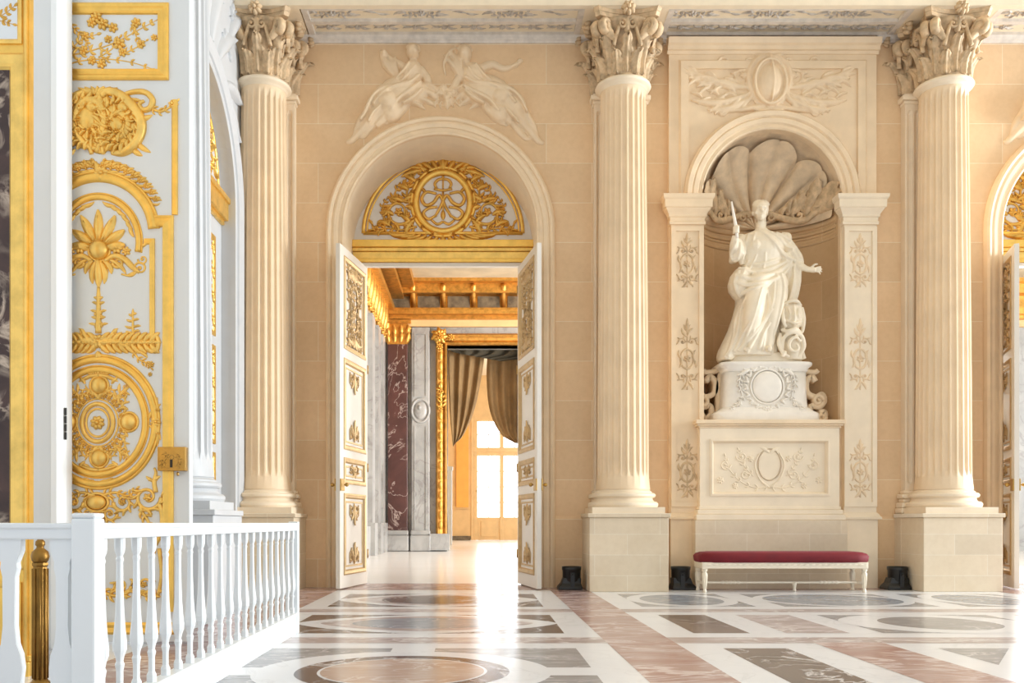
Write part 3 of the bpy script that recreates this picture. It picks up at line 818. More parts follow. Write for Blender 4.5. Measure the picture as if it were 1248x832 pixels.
def wr(mb):
    for i in range(9):
        a = PI / 2 + .2 + i * .32; p = (935 + 25 * math.cos(a), 471 + 26 * math.sin(a))
        leaf(mb, p, (p[0] + 7 * math.cos(a + 1.1), p[1] + 7 * math.sin(a + 1.1)), 4, 1, 2, 2); leaf(mb, p, (p[0] + 5 * math.cos(a - .2), p[1] + 5 * math.sin(a - .2)), 3.5, 0, 2, 2)
        blob(mb, p[0], p[1], 2.2, 2.2, 2, 8, 3)
    tube(mb, [(935, 449), (925, 447), (914, 452), (906, 449)], [1.5, 1.0]); leaf(mb, (914, 450), (902, 458), 6, 1, 2, 3)
    sprig(mb, [(904, 453), (901, 468), (905, 484), (896, 494), (889, 500)], 1.0, 6, 9, 2, lobes=2)
    rose(mb, 893, 501, 4.5, 7, 2.5); rose(mb, 901, 492, 3.5, 6, 2.5); rose(mb, 885, 505, 3.4, 6, 2)
    scroll(mb, 928, 503, 5, 0, 1, 1.2, 1, 5, 5, 2); leaf(mb, (935, 496), (924, 509), 6, 1, 2.4, 3)
both(m, 935, wr); rose(m, 935, 500, 6, 8, 3.5)
m.build('garland', 'statue_white', sp_)
for s in (-1, 1):                                                   # rolled consoles at the flanks
    m = MB(lambda p, s=s: (XS + s * (p[0]), 14.32 + p[2], p[1]), True)
    def band(mb, pts, r):
        P = cr(pts, 6); rows = []
        for i, p in enumerate(P):
            d_ = P[min(i + 1, len(P) - 1)] - P[max(i - 1, 0)]; L = np.hypot(d_[0], d_[1]) or 1; nx, ny = -d_[1] / L * r, d_[0] / L * r
            rows.append([(p[0] + nx, p[1] + ny, -.14), (p[0] + nx * .6, p[1] + ny * .6, 0), (p[0] + nx, p[1] + ny, .16), (p[0] - nx, p[1] - ny, .16), (p[0] - nx, p[1] - ny, -.14)])
        mb.grid(rows, close_v=True, caps=True)
    band(m, [(.62, 3.42), (.74, 3.38), (.86, 3.37), (.90, 3.40)], .035)
    band(m, [(.86, 3.22), (.80, 3.30), (.72, 3.22), (.73, 3.05), (.86, 2.98), (.96, 3.02), (1.0, 2.92), (.92, 2.82), (.80, 2.84), (.78, 2.72), (.90, 2.62), (1.0, 2.66), (1.0, 2.74), (.92, 2.74)], .042)
    spiral(m, .90, 2.92, .09, 1.3, 0, .045, .03, s, 1.8, -.1)
    spiral(m, .95, 2.66, .07, 1.2, 0, .04, .03, -s, 1.6, -.12)
    band(m, [(.62, 3.35), (.66, 3.1), (.66, 2.8), (.68, 2.6)], .05)
    m.build('scroll_console', 'stone_smooth', sp_)  # tan stone here paints in the shade behind the white pedestal

st = thing('statue', 'white marble statue of a draped woman raising a short sceptre in the niche', 'statue', (XS, YSP, 3.48))
m = MB(None, True)
bell(m, [(3.48, .60, .32), (3.50, .61, .325), (3.60, .60, .32), (3.63, .58, .31)], p=3.2); m.build('plinth', 'statue', st)

core = MB(None, True)
def loft(mb, secs, n=28, tw=0.):
    rows = []
    for (py, cx, hw, d0, hd) in secs:
        c = S(cx, py, d0)
        rows.append([(c[0] + hw * ks * math.cos(2 * PI * j / n), c[1] + hd * math.sin(2 * PI * j / n), c[2]) for j in range(n)])
    mb.grid(rows, close_v=True, caps=True)
def cap3(mb, pts, rr, n=12): tube3(mb, [S(*p) for p in pts], [r * ks for r in rr], n)
# torso and skirt
loft(core, [(275, 930.5, 6.4, 0, .075), (278.5, 930.6, 9.5, 0, .10), (281, 931, 16, 0, .13), (284, 931, 24, 0, .155), (288, 932, 29, 0, .19), (296, 932, 29, -.01, .22), (306, 931, 26, -.02, .23), (316, 930, 25, -.01, .21), (326, 930, 26, 0, .21),
            (336, 931, 29, 0, .24), (346, 931, 31, .0, .27), (356, 929, 30, 0, .28), (370, 927, 28, 0, .28), (385, 924, 29, 0, .29), (400, 921, 31, .01, .30), (415, 917, 34, .01, .31), (428, 914, 37, .02, .31), (434, 913, 37, .02, .30)])
# trailing hem spilling over the plinth
loft(core, [(395, 902, 7, .02, .16), (410, 897, 10, .02, .2), (425, 891, 13, .0, .22), (436, 886, 10, -.02, .22), (439, 885, 7, -.02, .2)])
# neck, head
cap3(core, [(931, 284, 0), (930, 276, -.01), (929.5, 268, -.02)], [8, 6.0, 5.6])
hc = S(929.5, 253.5, -.03)
ball(core, hc, (9.0 * ks, 10.3 * ks, 11.6 * ks), 20, 14)
ball(core, S(928.8, 261, -.075), (6.4 * ks, 6.2 * ks, 8.2 * ks), 16, 12)
ball(core, S(928.2, 266.4, -.125), (3.0 * ks, 2.6 * ks, 2.6 * ks), 10, 8)
cap3(core, [(927.6, 253.2, -.150), (927.2, 257, -.178), (927.0, 259.2, -.19)], [1.2, 1.5, 1.9])
cap3(core, [(921.8, 252.6, -.118), (925, 251.4, -.15), (927.6, 252.4, -.152), (931, 251.6, -.146), (934, 253, -.108)], [1.0, 1.3, 1.1, 1.3, 1.0])
cap3(core, [(925.2, 262.9, -.146), (927.4, 262.6, -.162), (929.8, 262.9, -.144)], [.6, 1.0, .6])
cap3(core, [(925.6, 264.3, -.142), (927.6, 264.5, -.156), (929.6, 264.3, -.141)], [.6, 1.0, .6])
for x in (922.6, 932.8): ball(core, S(x, 258.6, -.098), (2.6 * ks, 2.4 * ks, 2.6 * ks), 8, 6)
for sx in (920.6, 937.6): ball(core, S(sx, 257, -.0), (1.6 * ks, 2.2 * ks, 3.0 * ks), 8, 6)
for i in range(11):                                                # hair in waves drawn back to a knot
    a = -1.25 + 2.5 * i / 10
    pts = []
    for t in (0, .3, .6, 1):
        el = .62 + 1.25 * t
        pts.append((930.2 + 10.1 * math.sin(a) * math.cos(.35 * t), 251.6 - 11.2 * math.cos(a * .8) * math.sin(el) + .7 * math.sin(6 * t + i), .022 - .132 * math.cos(el) * math.cos(a * .75)))
    cap3(core, pts, [.7, 1.15, 1.1, .8], 7)
ball(core, S(930.2, 251.4, .022), (10.0 * ks, 10.6 * ks, 11.4 * ks), 20, 14)
ball(core, S(933, 254, .15), (6.0 * ks, 5 * ks, 6.0 * ks), 12, 8)
cap3(core, [(936, 261, .06), (937, 267, .05), (936.5, 273, .02)], [2.0, 1.6, 1.0], 8)
# her sceptre arm: upper arm, raised forearm and wide sleeve
cap3(core, [(908, 288, 0), (901, 298, -.06), (897, 309, -.12)], [8.2, 8.6, 7.6])
cap3(core, [(897, 310, -.12), (893, 301, -.20), (893.5, 290, -.25)], [6.6, 5.6, 3.8])
loft(core, [(293, 897, 6, -.14, .09), (302, 898, 9, -.12, .12), (311, 899, 9.5, -.10, .13), (318, 894.5, 5.5, -.10, .10), (320, 893, 3, -.1, .07)])
cap3(core, [(906, 300, -.1), (903, 312, -.12), (905, 322, -.1)], [4, 4.6, 3])
# her open arm with its sleeve
cap3(core, [(956, 287, 0), (962, 298, -.03), (968, 312, -.06)], [8.6, 8.2, 7.0])
cap3(core, [(968, 312, -.06), (973, 322, -.12), (980, 328.5, -.18), (984, 330, -.20)], [6.4, 5.0, 3.6, 3.2])
cap3(core, [(962, 294, -.05), (968, 308, -.08), (974, 320, -.10), (975, 328, -.08)], [6, 6.5, 6, 3])
cap3(core, [(958, 308, -.05), (960, 322, -.05), (962, 336, -.02)], [8, 9, 7])
# mantle billowing at the hip and falling from the arm
loft(core, [(327, 906, 8, -.06, .16), (336, 903, 12, -.07, .2), (346, 901, 13, -.08, .22), (354, 901, 12, -.08, .2), (361, 901, 7, -.07, .14), (365, 901, 3, -.06, .08)])
loft(core, [(316, 969, 7, .0, .13), (330, 970, 7, .0, .15), (345, 969, 7.5, .0, .16), (358, 967, 7, .0, .15), (370, 965, 6, .0, .13), (384, 962, 6, .02, .12), (405, 958, 7, .04, .12)])
# breasts and the legs under the cloth
ball(core, S(920.5, 301, -.145), (8.4 * ks, 8.0 * ks, 9 * ks)); ball(core, S(941, 301, -.145), (8.4 * ks, 8.0 * ks, 9 * ks))
cap3(core, [(924, 340, -.14), (918, 362, -.24), (914, 384, -.30), (911, 404, -.22), (908, 424, -.16)], [12.5, 12.5, 11.5, 9.5, 8.5], 28)
cap3(core, [(945, 338, -.12), (944, 362, -.18), (940, 385, -.20), (936, 406, -.18), (934, 424, -.20)], [12.5, 12, 10.5, 8.5, 6.5], 28)
cap3(core, [(934, 424, -.18), (933, 427, -.27), (932, 428.5, -.35)], [4.6, 4.0, 2.6]); cap3(core, [(910, 427, -.16), (907, 428.5, -.26), (905, 429, -.33)], [4.6, 4, 2.6])
# broad folds laid on the front of the body
tmpm = bpy.data.meshes.new('scratch'); tmpm.from_pydata(core.v, [], core.f)
bmt = bmesh.new(); bmt.from_mesh(tmpm); bvh = BVHTree.FromBMesh(bmt); bmt.free(); bpy.data.meshes.remove(tmpm)
def fold(pts, r, sink=.05, d=.0):
    r = [x * 1.12 for x in r]
    out = []
    for (px, py) in [(p[0], p[1]) for p in cr(pts, 4)]:
        o = Vector(S(px, py, -1.2)); hit = bvh.ray_cast(o, Vector((0, 1, 0)), 2.2)
        y = hit[0].y if hit[0] is not None else YS + .1
        out.append((o.x, y, o.z))
    ys = [p[1] for p in out]
    for _ in range(3): ys = [ys[0]] + [(ys[i - 1] + 2 * ys[i] + ys[i + 1]) / 4 for i in range(1, len(ys) - 1)] + [ys[-1]]
    rr = [x * ks for x in r]
    tube3(core, [(p[0], y + rr[min(len(rr) - 1, i * len(rr) // len(out))] * sink - d, p[2]) for i, (p, y) in enumerate(zip(out, ys))], rr, 8, 2)
# mantle edge over the shoulder, across the chest, and rolled round the hips
for pts, r in (
    ([(926, 281), (936, 292), (947, 304), (958, 313), (968, 318)], (1.6, 2.6, 2.8, 2.0)),
    ([(938, 283), (948, 291), (958, 299), (966, 304)], (1.6, 2.4, 1.8)), ([(930, 284), (941, 297), (953, 309), (964, 316)], (1.2, 2.0, 1.6)),
    ([(946, 283), (956, 288), (963, 294)], (1.6, 2.6, 1.6)), ([(955, 282), (962, 285), (964, 291)], (2, 2.6, 2)),
    ([(921, 282), (917, 292), (915, 302)], (1.0, 1.4, .8)), ([(913, 284), (909, 296), (908, 310)], (1.2, 1.8, 1.2)),
    ([(964, 318), (950, 330), (935, 338), (918, 343), (905, 342), (894, 336)], (2.0, 3.0, 3.4, 3.2, 2.4)),
    ([(966, 322), (952, 336), (936, 345), (918, 350), (903, 350), (892, 346)], (1.6, 2.4, 2.8, 2.8, 2)),
    ([(958, 318), (944, 326), (928, 332), (912, 333), (899, 328)], (1.4, 2.4, 2.8, 2)), ([(952, 314), (938, 320), (922, 324), (908, 322)], (1.0, 1.8, 1.8, 1.2)),
    ([(930, 350), (916, 355), (904, 359), (900, 364)], (1.8, 2.2, 2.4, 1.4)), ([(944, 340), (930, 352), (922, 356)], (1.4, 2, 1.2)),
    ([(899, 332), (893, 345), (896, 357), (901, 364)], (2, 2.8, 2.6, 1.6)),
    ([(948, 336), (951, 352), (948, 372), (944, 392), (940, 410)], (1.6, 2.0, 1.8, 1.2)),
    ([(955, 334), (957, 352), (953, 376), (950, 400), (947, 424)], (1.6, 2.2, 2.2, 2.0)),
    ([(930, 356), (934, 372), (930, 388), (920, 402), (908, 416), (897, 430)], (1.2, 2.0, 2.2, 2.2, 2)),
    ([(936, 380), (928, 394), (918, 410), (908, 428)], (1.2, 2.0, 2.2, 2)), ([(934, 396), (926, 410), (921, 428)], (1.2, 2.0, 2.0)),
    ([(930, 404), (927, 416), (926, 430)], (1, 1.6, 1.8)), ([(924, 352), (917, 372), (911, 394), (905, 414), (901, 431)], (.8, 1.1, 1.4, 1.6, 1.6)), ([(940, 346), (938, 366), (934, 384)], (.8, 1.4, 1.)), ([(950, 392), (947, 410), (944, 430)], (1., 1.5, 1.6)), ([(914, 404), (910, 418), (906, 432)], (.8, 1.3, 1.5)), ([(940, 404), (939, 418), (938, 431)], (.8, 1.3, 1.5)), ([(905, 366), (901, 384), (898, 402), (892, 420), (884, 436)], (1.4, 2.0, 2.4, 2.4, 2)),
    ([(902, 372), (896, 392), (893, 410), (887, 428), (881, 437)], (1.2, 1.8, 2.0, 2.2, 2)), ([(908, 396), (901, 412), (893, 430)], (1.2, 2, 2)),
    ([(968, 322), (967, 344), (962, 366), (958, 384)], (1.4, 2, 1.8, 1.2)), ([(974, 322), (975, 340), (972, 358), (968, 374)], (1.6, 2, 2, 1.4)),
    ([(963, 326), (960, 346), (957, 366)], (1.2, 1.8, 1.2)),
    ([(894, 298), (890, 308), (891, 318)], (1.4, 2.2, 1.6)), ([(900, 298), (899, 309), (897, 318)], (1.2, 2, 1.4)), ([(905, 294), (906, 306), (904, 318)], (1.2, 1.8, 1.2)),
    ([(912, 318), (906, 330), (899, 342)], (1.2, 1.8, 1.4)), ([(920, 312), (916, 322), (910, 332)], (.9, 1.3, 1.)), ([(930, 310), (930, 322), (926, 334)], (.8, 1.2, 1.)),
    ([(964, 292), (970, 304), (975, 316)], (1.2, 2, 1.4)), ([(970, 300), (975, 311), (978, 321)], (1.2, 1.8, 1.2)),
): fold(pts, r)
# hands: the raised one closed round the sceptre, the other open with fingers apart
hp = S(893.6, 284.5, -.27)
ball(core, hp, (.042, .034, .058), 10, 8)
for i in range(4):
    z = hp[2] + .042 - i * .028
    tube3(core, [(hp[0] + .035, hp[1] - .005, z), (hp[0] + .022, hp[1] - .05, z + .004), (hp[0] - .022, hp[1] - .058, z), (hp[0] - .046, hp[1] - .028, z - .006), (hp[0] - .034, hp[1] - .004, z - .008)], [.016, .0165, .0155, .014, .012], 7, 3)
tube3(core, [(hp[0] + .03, hp[1] - .01, hp[2] - .03), (hp[0] + .012, hp[1] - .066, hp[2] + .02), (hp[0] - .012, hp[1] - .07, hp[2] + .062)], [.02, .018, .014], 7, 3)
pm = S(987.5, 331, -.22)
tube3(core, [S(983, 329.8, -.2), pm, S(990.5, 331.6, -.235)], [.04, .045, .042], 8, 3)
for (dx, dz, L) in ((7.8, -3.4, 1), (9.2, -.6, 1), (9.0, 2.4, 1), (7.0, 5.2, 1)):
    tube3(core, [S(989.5, 330.6 + dz * .42, -.235), S(990.5 + dx * .48, 330.8 + dz * .75, -.26), S(989.6 + dx * .94, 331.6 + dz * 1.05, -.245)], [.0145, .0135, .0105], 7, 3)
tube3(core, [S(985.5, 328.4, -.21), S(988.5, 325.6, -.26), S(992, 325.2, -.28)], [.019, .0175, .013], 7, 3)
body = remeshed(core, 'figure', 'statue', .0088, st, 3, .4)
# eye hollows pressed gently into the finished face
co = np.empty(len(body.data.vertices) * 3, np.float32); body.data.vertices.foreach_get('co', co); co = co.reshape(-1, 3)
for ex in (924.4, 930.9):
    e0 = np.array(S(ex, 254.9, -.15)); dd = np.linalg.norm((co - e0) * np.array((1, .7, 1.25)), axis=1); co[:, 1] += .022 * np.exp(-(dd / .021) ** 2)
body.data.vertices.foreach_set('co', co.ravel()); body.data.update()
sc_ = MB(None, True)
tube3(sc_, [S(894.8, 294, -.28), S(892.8, 281, -.30), S(889.6, 265, -.31), S(887, 251, -.32)], [.024, .026, .022, .012], 10); sc_.build('sceptre', 'statue_white', st)
tr = MB(None, True)                                                 # the heaped arms at her foot
loft(tr, [(370, 963, 6, -.14, .08), (375, 963, 12, -.14, .14), (388, 963, 13.5, -.15, .16), (398, 962, 12.5, -.15, .15), (404, 961, 9, -.14, .12)])
loft(tr, [(402, 960, 8, -.14, .1), (412, 962, 13, -.14, .14), (425, 964, 13, -.12, .15), (436, 966, 11, -.1, .15), (439, 966, 11, -.1, .15)])
for pts, r in (([(951, 378, -.26), (950, 392, -.29), (953, 402, -.29)], (2, 2.6, 2)), ([(975, 376, -.2), (977.5, 390, -.2), (976, 404, -.2), (973, 409, -.2)], (2.2, 2.6, 2.2, 1.6)),
               ([(951, 374, -.2), (958, 370, -.28), (967, 370, -.28), (974, 374, -.2)], (1.5, 2.2, 2.2, 1.6)), ([(948, 404, -.27), (955, 407, -.32), (964, 404, -.32), (973, 408, -.24)], (2, 2.6, 2.6, 2)),
               ([(950, 428, -.26), (951, 414, -.29), (961, 408, -.32), (972, 412, -.28), (976, 424, -.24), (971, 436, -.22)], (2.0, 2.4, 2.8, 3, 3, 2.4)), ([(971, 419, -.29), (964, 414, -.33), (957, 419, -.32), (957, 427, -.31), (963, 431, -.31), (968, 427, -.31), (965, 422, -.32)], (1.6, 2.2, 2.4, 2.2, 2, 1.8, 1.4)),
               ([(948, 408, -.25), (945, 420, -.27), (950, 432, -.27), (958, 437, -.26)], (2, 2.4, 2.4, 2)), ([(963, 374, -.29), (963, 388, -.33), (962, 400, -.31)], (1.0, 1.5, 1.2)), ([(953, 393, -.29), (962, 397, -.33), (973, 394, -.27)], (1.2, 1.7, 1.2)), ([(956, 378, -.28), (958, 385, -.31), (957, 392, -.3)], (1, 1.6, 1)), ([(969, 378, -.27), (968, 385, -.31), (969, 391, -.29)], (1, 1.6, 1)),
               ([(953, 430, -.28), (949, 437, -.28)], (2.4, 2.2)), ([(976, 428, -.16), (979, 438, -.16)], (2.4, 2.8))):
    tube3(tr, [S(*p) for p in pts], [x * ks for x in r], 8)
remeshed(tr, 'trophy_of_arms', 'statue', .011, st, 2, .4)

# ================================================================= CARVED RELIEFS ON THE WALL
_blob, _tube = blob, tube
def fig_half(mb, right):
    blob = lambda m_, x, y, rx, ry, h, *a, **k: _blob(m_, x, y, rx * 1.22, ry * 1.22, h * 1.15, *a, **k)
    tube = lambda m_, p, r, *a, **k: _tube(m_, p, [q * (1.42 if max(r) > 2.7 else 1.15) for q in r], *a, **k)
    b_ = lambda *a, **k: blob(mb, *a, **k); t = lambda pts, r: tube(mb, pts, r, .8, 8, 4)
    if not right:
        b_(503, 64, 6.5, 8, 10); t([(496, 60), (500, 56), (508, 56), (511, 63)], [2, 2.8, 2.4, 1.6]); b_(506, 67, 4, 5, 10)
        t([(504, 72), (503, 80)], [3.6, 4.2]); blob(mb, 502, 91, 11, 15, 9, rot=.2); t([(512, 84), (520, 95), (524, 106), (532, 110)], [4, 4, 3.2, 2.4])
        blob(mb, 484, 106, 20, 11, 8, rot=-.4); blob(mb, 464, 128, 13, 17, 7, rot=.7); blob(mb, 478, 138, 12, 10, 8, rot=-.7); blob(mb, 506, 112, 14, 12, 8); leaf(mb, (476, 100), (444, 146), 16, 5, 7, 2); leaf(mb, (500, 118), (470, 152), 14, -4, 7, 2); leaf(mb, (462, 118), (430, 166), 13, 3, 6, 2)
        t([(494, 84), (486, 78), (478, 74), (471, 68)], [4.2, 3.6, 3, 2.2]); b_(468, 65, 3, 3.6, 5)
        for q in range(5): leaf(mb, (488, 96), (462 + 5 * q, 60 + 2 * q + (q % 2) * 4), 8, -2, 6 + q * .5, 0)
        leaf(mb, (482, 94), (464, 62), 13, -3, 6, 5)
        blob(mb, 492, 114, 21, 12, 10, rot=-.1); blob(mb, 474, 126, 13, 12, 12); t([(478, 118), (462, 134), (450, 148), (442, 158)], [9, 8, 6, 4]); t([(486, 124), (470, 142), (458, 154)], [7, 6, 4])
        t([(444, 156), (436, 164), (428, 172), (422, 174)], [4, 3.4, 3, 1.6]); t([(456, 152), (448, 160), (444, 166), (438, 167)], [3.4, 3, 2.6, 1.4])
        for p, r in (([(512, 96), (500, 106), (484, 110), (468, 118), (456, 132)], [1.8, 2.6, 2.4, 1.6]), ([(514, 104), (500, 116), (486, 126), (478, 138)], [1.6, 2.6, 2.2, 1.4]), ([(516, 112), (504, 124), (492, 130)], [1.6, 2.4, 1.6]),
                     ([(478, 108), (462, 116), (452, 128), (446, 142), (440, 150)], [1.6, 2.4, 2.2, 1.4]), ([(508, 84), (498, 96), (490, 104)], [1.4, 2.2, 1.6]), ([(500, 80), (492, 92), (484, 100)], [1.2, 1.8, 1.2]), ([(466, 132), (456, 142), (450, 152)], [1.4, 1.8, 1.2])): tube(mb, p, [x for x in r], 1.6, 6, 4, w0=8)
    else:
        b_(567, 67, 7, 8.5, 10); t([(560, 66), (562, 58), (570, 57), (575, 63)], [2, 2.8, 2.6, 2]); b_(564, 70, 4, 5, 10)
        t([(568, 76), (571, 84)], [3.6, 4.4]); blob(mb, 577, 94, 12, 15, 9, rot=-.25); t([(566, 88), (558, 98), (552, 108), (544, 112)], [4.2, 4, 3.2, 2.4])
        blob(mb, 600, 106, 20, 11, 8, rot=.4); blob(mb, 624, 128, 14, 16, 7, rot=-.7); blob(mb, 608, 138, 12, 10, 8, rot=.7); blob(mb, 578, 112, 14, 12, 8); leaf(mb, (612, 102), (642, 146), 16, -5, 7, 2); leaf(mb, (586, 120), (618, 154), 14, 4, 7, 2); leaf(mb, (626, 120), (656, 168), 13, -3, 6, 2)
        t([(586, 84), (600, 79), (612, 84), (622, 82), (632, 77)], [4.4, 4, 3.4, 2.8, 1.8]); b_(634, 75, 3.6, 2.6, 4); leaf(mb, (618, 84), (637, 72), 8, 2, 5, 3)
        for q in range(5): leaf(mb, (562, 100), (540 + 4.5 * q, 66 - q * 2 + (q % 2) * 5), 8, 2, 6 + q * .5, 0)
        leaf(mb, (560, 98), (546, 62), 15, 6, 6, 5); tube(mb, [(543, 92), (541, 78), (547, 64), (556, 58)], [1.2, 1.8, 1.2], 1.6)
        blob(mb, 590, 114, 22, 12, 10, rot=.15); blob(mb, 610, 120, 12, 10, 11); t([(606, 116), (620, 126), (630, 140), (640, 152)], [9, 8, 6.4, 4.6]); t([(596, 122), (612, 134), (624, 150)], [7, 6, 4])
        t([(638, 150), (648, 162), (656, 172), (663, 175)], [4.4, 3.6, 3, 1.6]); t([(624, 148), (632, 160), (640, 168), (646, 170)], [3.6, 3, 2.6, 1.4])
        for p, r in (([(566, 98), (580, 106), (598, 108), (616, 116), (628, 130)], [1.8, 2.6, 2.4, 1.6]), ([(564, 108), (580, 118), (596, 126), (608, 140)], [1.6, 2.6, 2.2, 1.4]), ([(566, 114), (578, 124), (590, 130)], [1.6, 2.4, 1.6]),
                     ([(600, 106), (618, 112), (632, 122), (642, 140)], [1.6, 2.4, 2.2, 1.4]), ([(570, 86), (578, 98), (588, 104)], [1.4, 2.2, 1.6]), ([(580, 82), (588, 94), (598, 102)], [1.2, 1.8, 1.2]), ([(614, 134), (624, 144), (632, 154)], [1.4, 1.8, 1.2])): tube(mb, p, [x for x in r], 1.6, 6, 4, w0=8)
def overdoor_relief(dx, label):
    mb = MB(PX(YW), True); mb.closed = True; mb.push(lambda p: (p[0] + dx, p[1], (p[2] if len(p) > 2 else 0) * 1.3 - .8))
    fig_half(mb, False); fig_half(mb, True)
    for q in ((536, 112, 5), (545, 117, 5), (553, 112, 4.5), (541, 107, 4), (549, 122, 4)): rose(mb, q[0], q[1], q[2] * 1.3, 6, 7, -1); blob(mb, q[0], q[1], q[2], q[2], 5)
    for s in (-1, 1):
        for (a, b, c_, d_, wd) in ((34, 112, 10, 122, 12), (40, 122, 14, 130, 10), (30, 104, 8, 114, 8), (52, 126, 26, 134, 9)): leaf(mb, (545 + s * a, b), (545 + s * c_, d_), wd, s * 3, 6, 2)
    sprig(mb, [(528, 124), (538, 128), (550, 128), (560, 124)], 1.2, 7, 5, 4); leaf(mb, (545, 118), (545, 134), 10, 0, 6, 3)
    o = remeshed(mb, 'wall_relief', 'stone_smooth', .0135, None, 1, .4)
    return tag(o, label, 'relief', 'carved reliefs above the doorways')
overdoor_relief(0, 'stone relief of two reclining winged figures above the fully visible arched doorway')
overdoor_relief((D2 - D1) * F / YW, 'partly visible stone relief above the second arched doorway beyond the last column')

mb = MB(PX(YB), True); mb.closed = True
def palm(m_):
    for (a, b, c_, d_, wd, bd) in ((918, 108, 833, 84, 13, -5), (916, 112, 842, 122, 12, -8), (914, 118, 862, 134, 11, -6), (900, 106, 850, 106, 10, 6), (880, 100, 838, 96, 8, 3), (905, 114, 876, 140, 9, -3)):
        leaf(m_, (a, b), (c_, d_), wd, bd, 5.5, 6, 2)
        for q in range(5):
            t = .25 + .14 * q; px, py = a + (c_ - a) * t, b + (d_ - b) * t
            leaf(m_, (px, py), (px - 15, py + (9 if q % 2 else -7)), 5.5, 2, 4, 0, 1.5)
    tube(m_, [(922, 110), (890, 104), (862, 98), (834, 82)], [2.4, 2, 1.2], 1.4)
    tube(m_, [(930, 130), (905, 134), (888, 136), (876, 140)], [4, 3.4, 2, 1], 1.2); spiral(m_, 880, 137, 5, 1.2, 0, 1.6, .8, 1, 1.4)
    scroll(m_, 905, 92, 13, 0, 1, 1.25, 2.6, 5, 9, 4); spiral(m_, 882, 76, 7, 1.3, PI, 2, 1, 1, 1.3); spiral(m_, 912, 76, 9, 1.3, PI, 2.4, 1.2, -1, 1.3)
    tube(m_, [(937, 70), (924, 72), (914, 84), (912, 100), (916, 116), (908, 126), (904, 132)], [3.4, 4, 4, 3.4, 2.6], 1.3)
    leaf(m_, (937, 76), (918, 66), 10, 2, 5, 3)
both(mb, 937, palm)
blob(mb, 937, 100, 26, 36, 7, 24, 6); blob(mb, 937, 102, 17, 25, 12, 24, 6); ring(mb, 937, 102, 19, 27, 2.2, 1.6, 36, 6); tube(mb, [(938, 78), (940, 100), (938, 126)], [1.2, 2, 1.2], 1.5, w0=10)
tube(mb, [(915, 130), (926, 136), (937, 133), (948, 136), (959, 130)], [2.5, 3.6, 3.6, 2.5], 1.3); leaf(mb, (937, 78), (937, 64), 14, 0, 7, 3)
mb.push(lambda p: (p[0], p[1], (p[2] if len(p) > 2 else 0) - .6))
tag(remeshed(mb, 'cartouche_relief', 'stone_smooth', .0125, None, 1, .4), 'carved shield with spreading palm fronds above the statue niche', 'relief')

mb = MB(lambda p: (XL + (p[2] if len(p) > 2 else 0), p[0], p[1]), True)     # relief on the side wall spandrel
for (a, b, c_, d_, wd) in ((12.0, 7.4, 12.6, 8.6, .3), (12.3, 7.3, 13.1, 8.0, .28), (12.6, 7.1, 13.4, 7.2, .25), (12.8, 8.5, 13.4, 9.1, .3), (12.9, 7.9, 13.5, 8.5, .25), (12.5, 6.95, 13.3, 6.6, .2)): leaf(mb, (a, b), (c_, d_), wd, .08, .09, 5, .05)
for a in ((12.7, 7.7, .17), (13.1, 8.3, .14), (12.3, 8.3, .16)): scroll(mb, *a, 0, 1, 1.2, .03, 6, .12, .05)
tag(mb.build('foliage_relief', 'white_stone'), 'white foliate relief above the arch of the painted side wall', 'relief')

# ================================================================= BENCH AND FLOOR SPOTLIGHTS
YBn = 12.93
bx0, bx1 = X_(855, YBn), X_(1060.5, YBn)
bd = .52
bench = thing('bench', 'long white carved bench with a crimson velvet seat below the statue', 'bench', ((bx0 + bx1) / 2, YBn, 0))
zs0, zs1 = .42, .575
m = MB(None, True); n = 40; rows = []
cxb, cyb = (bx0 + bx1) / 2, YBn + bd / 2; hxb, hyb = (bx1 - bx0) / 2 + .01, bd / 2 + .01
for z, ins in ((zs0 + .01, .02), (zs0 + .03, 0), (zs0 + .10, -.01), (zs0 + .135, .015), (zs0 + .155, .07), (zs0 + .165, .16)):
    row = []
    for j in range(n):
        q = 2 * PI * (j + .5) / n; cc, ss = math.cos(q), math.sin(q); r = (abs(cc) ** 10 + abs(ss) ** 10) ** (-.1)
        row.append((cxb + (hxb - ins) * max(-1, min(1, cc * r * 1.0)), cyb + (hyb - ins * .8) * max(-1, min(1, ss * r)), z))
    rows.append(row)
m.grid(rows, close_v=True, caps=True); m.build('seat_cushion', 'velvet', bench)
m = MB(None, False)
m.box(bx0 + .03, bx1 - .03, YBn + .015, YBn + .05, zs0 - .075, zs0 + .015); m.box(bx0 + .03, bx1 - .03, YBn + bd - .05, YBn + bd - .015, zs0 - .075, zs0 + .015)
m.box(bx0 + .015, bx0 + .05, YBn + .02, YBn + bd - .02, zs0 - .075, zs0 + .015); m.box(bx1 - .05, bx1 - .015, YBn + .02, YBn + bd - .02, zs0 - .075, zs0 + .015)
m.build('seat_rail', 'ivory', bench, .006)
m = MB(lambda p: (p[0], YBn + .014 - (p[2] if len(p) > 2 else 0), p[1]), True)
for i in range(26):
    u = bx0 + .12 + (bx1 - bx0 - .24) * i / 25
    leaf(m, (u - .04, zs0 - .035), (u + .04, zs0 - .025), .03, .008, .008, 0)
m.build('rail_carving', 'ivory', bench)
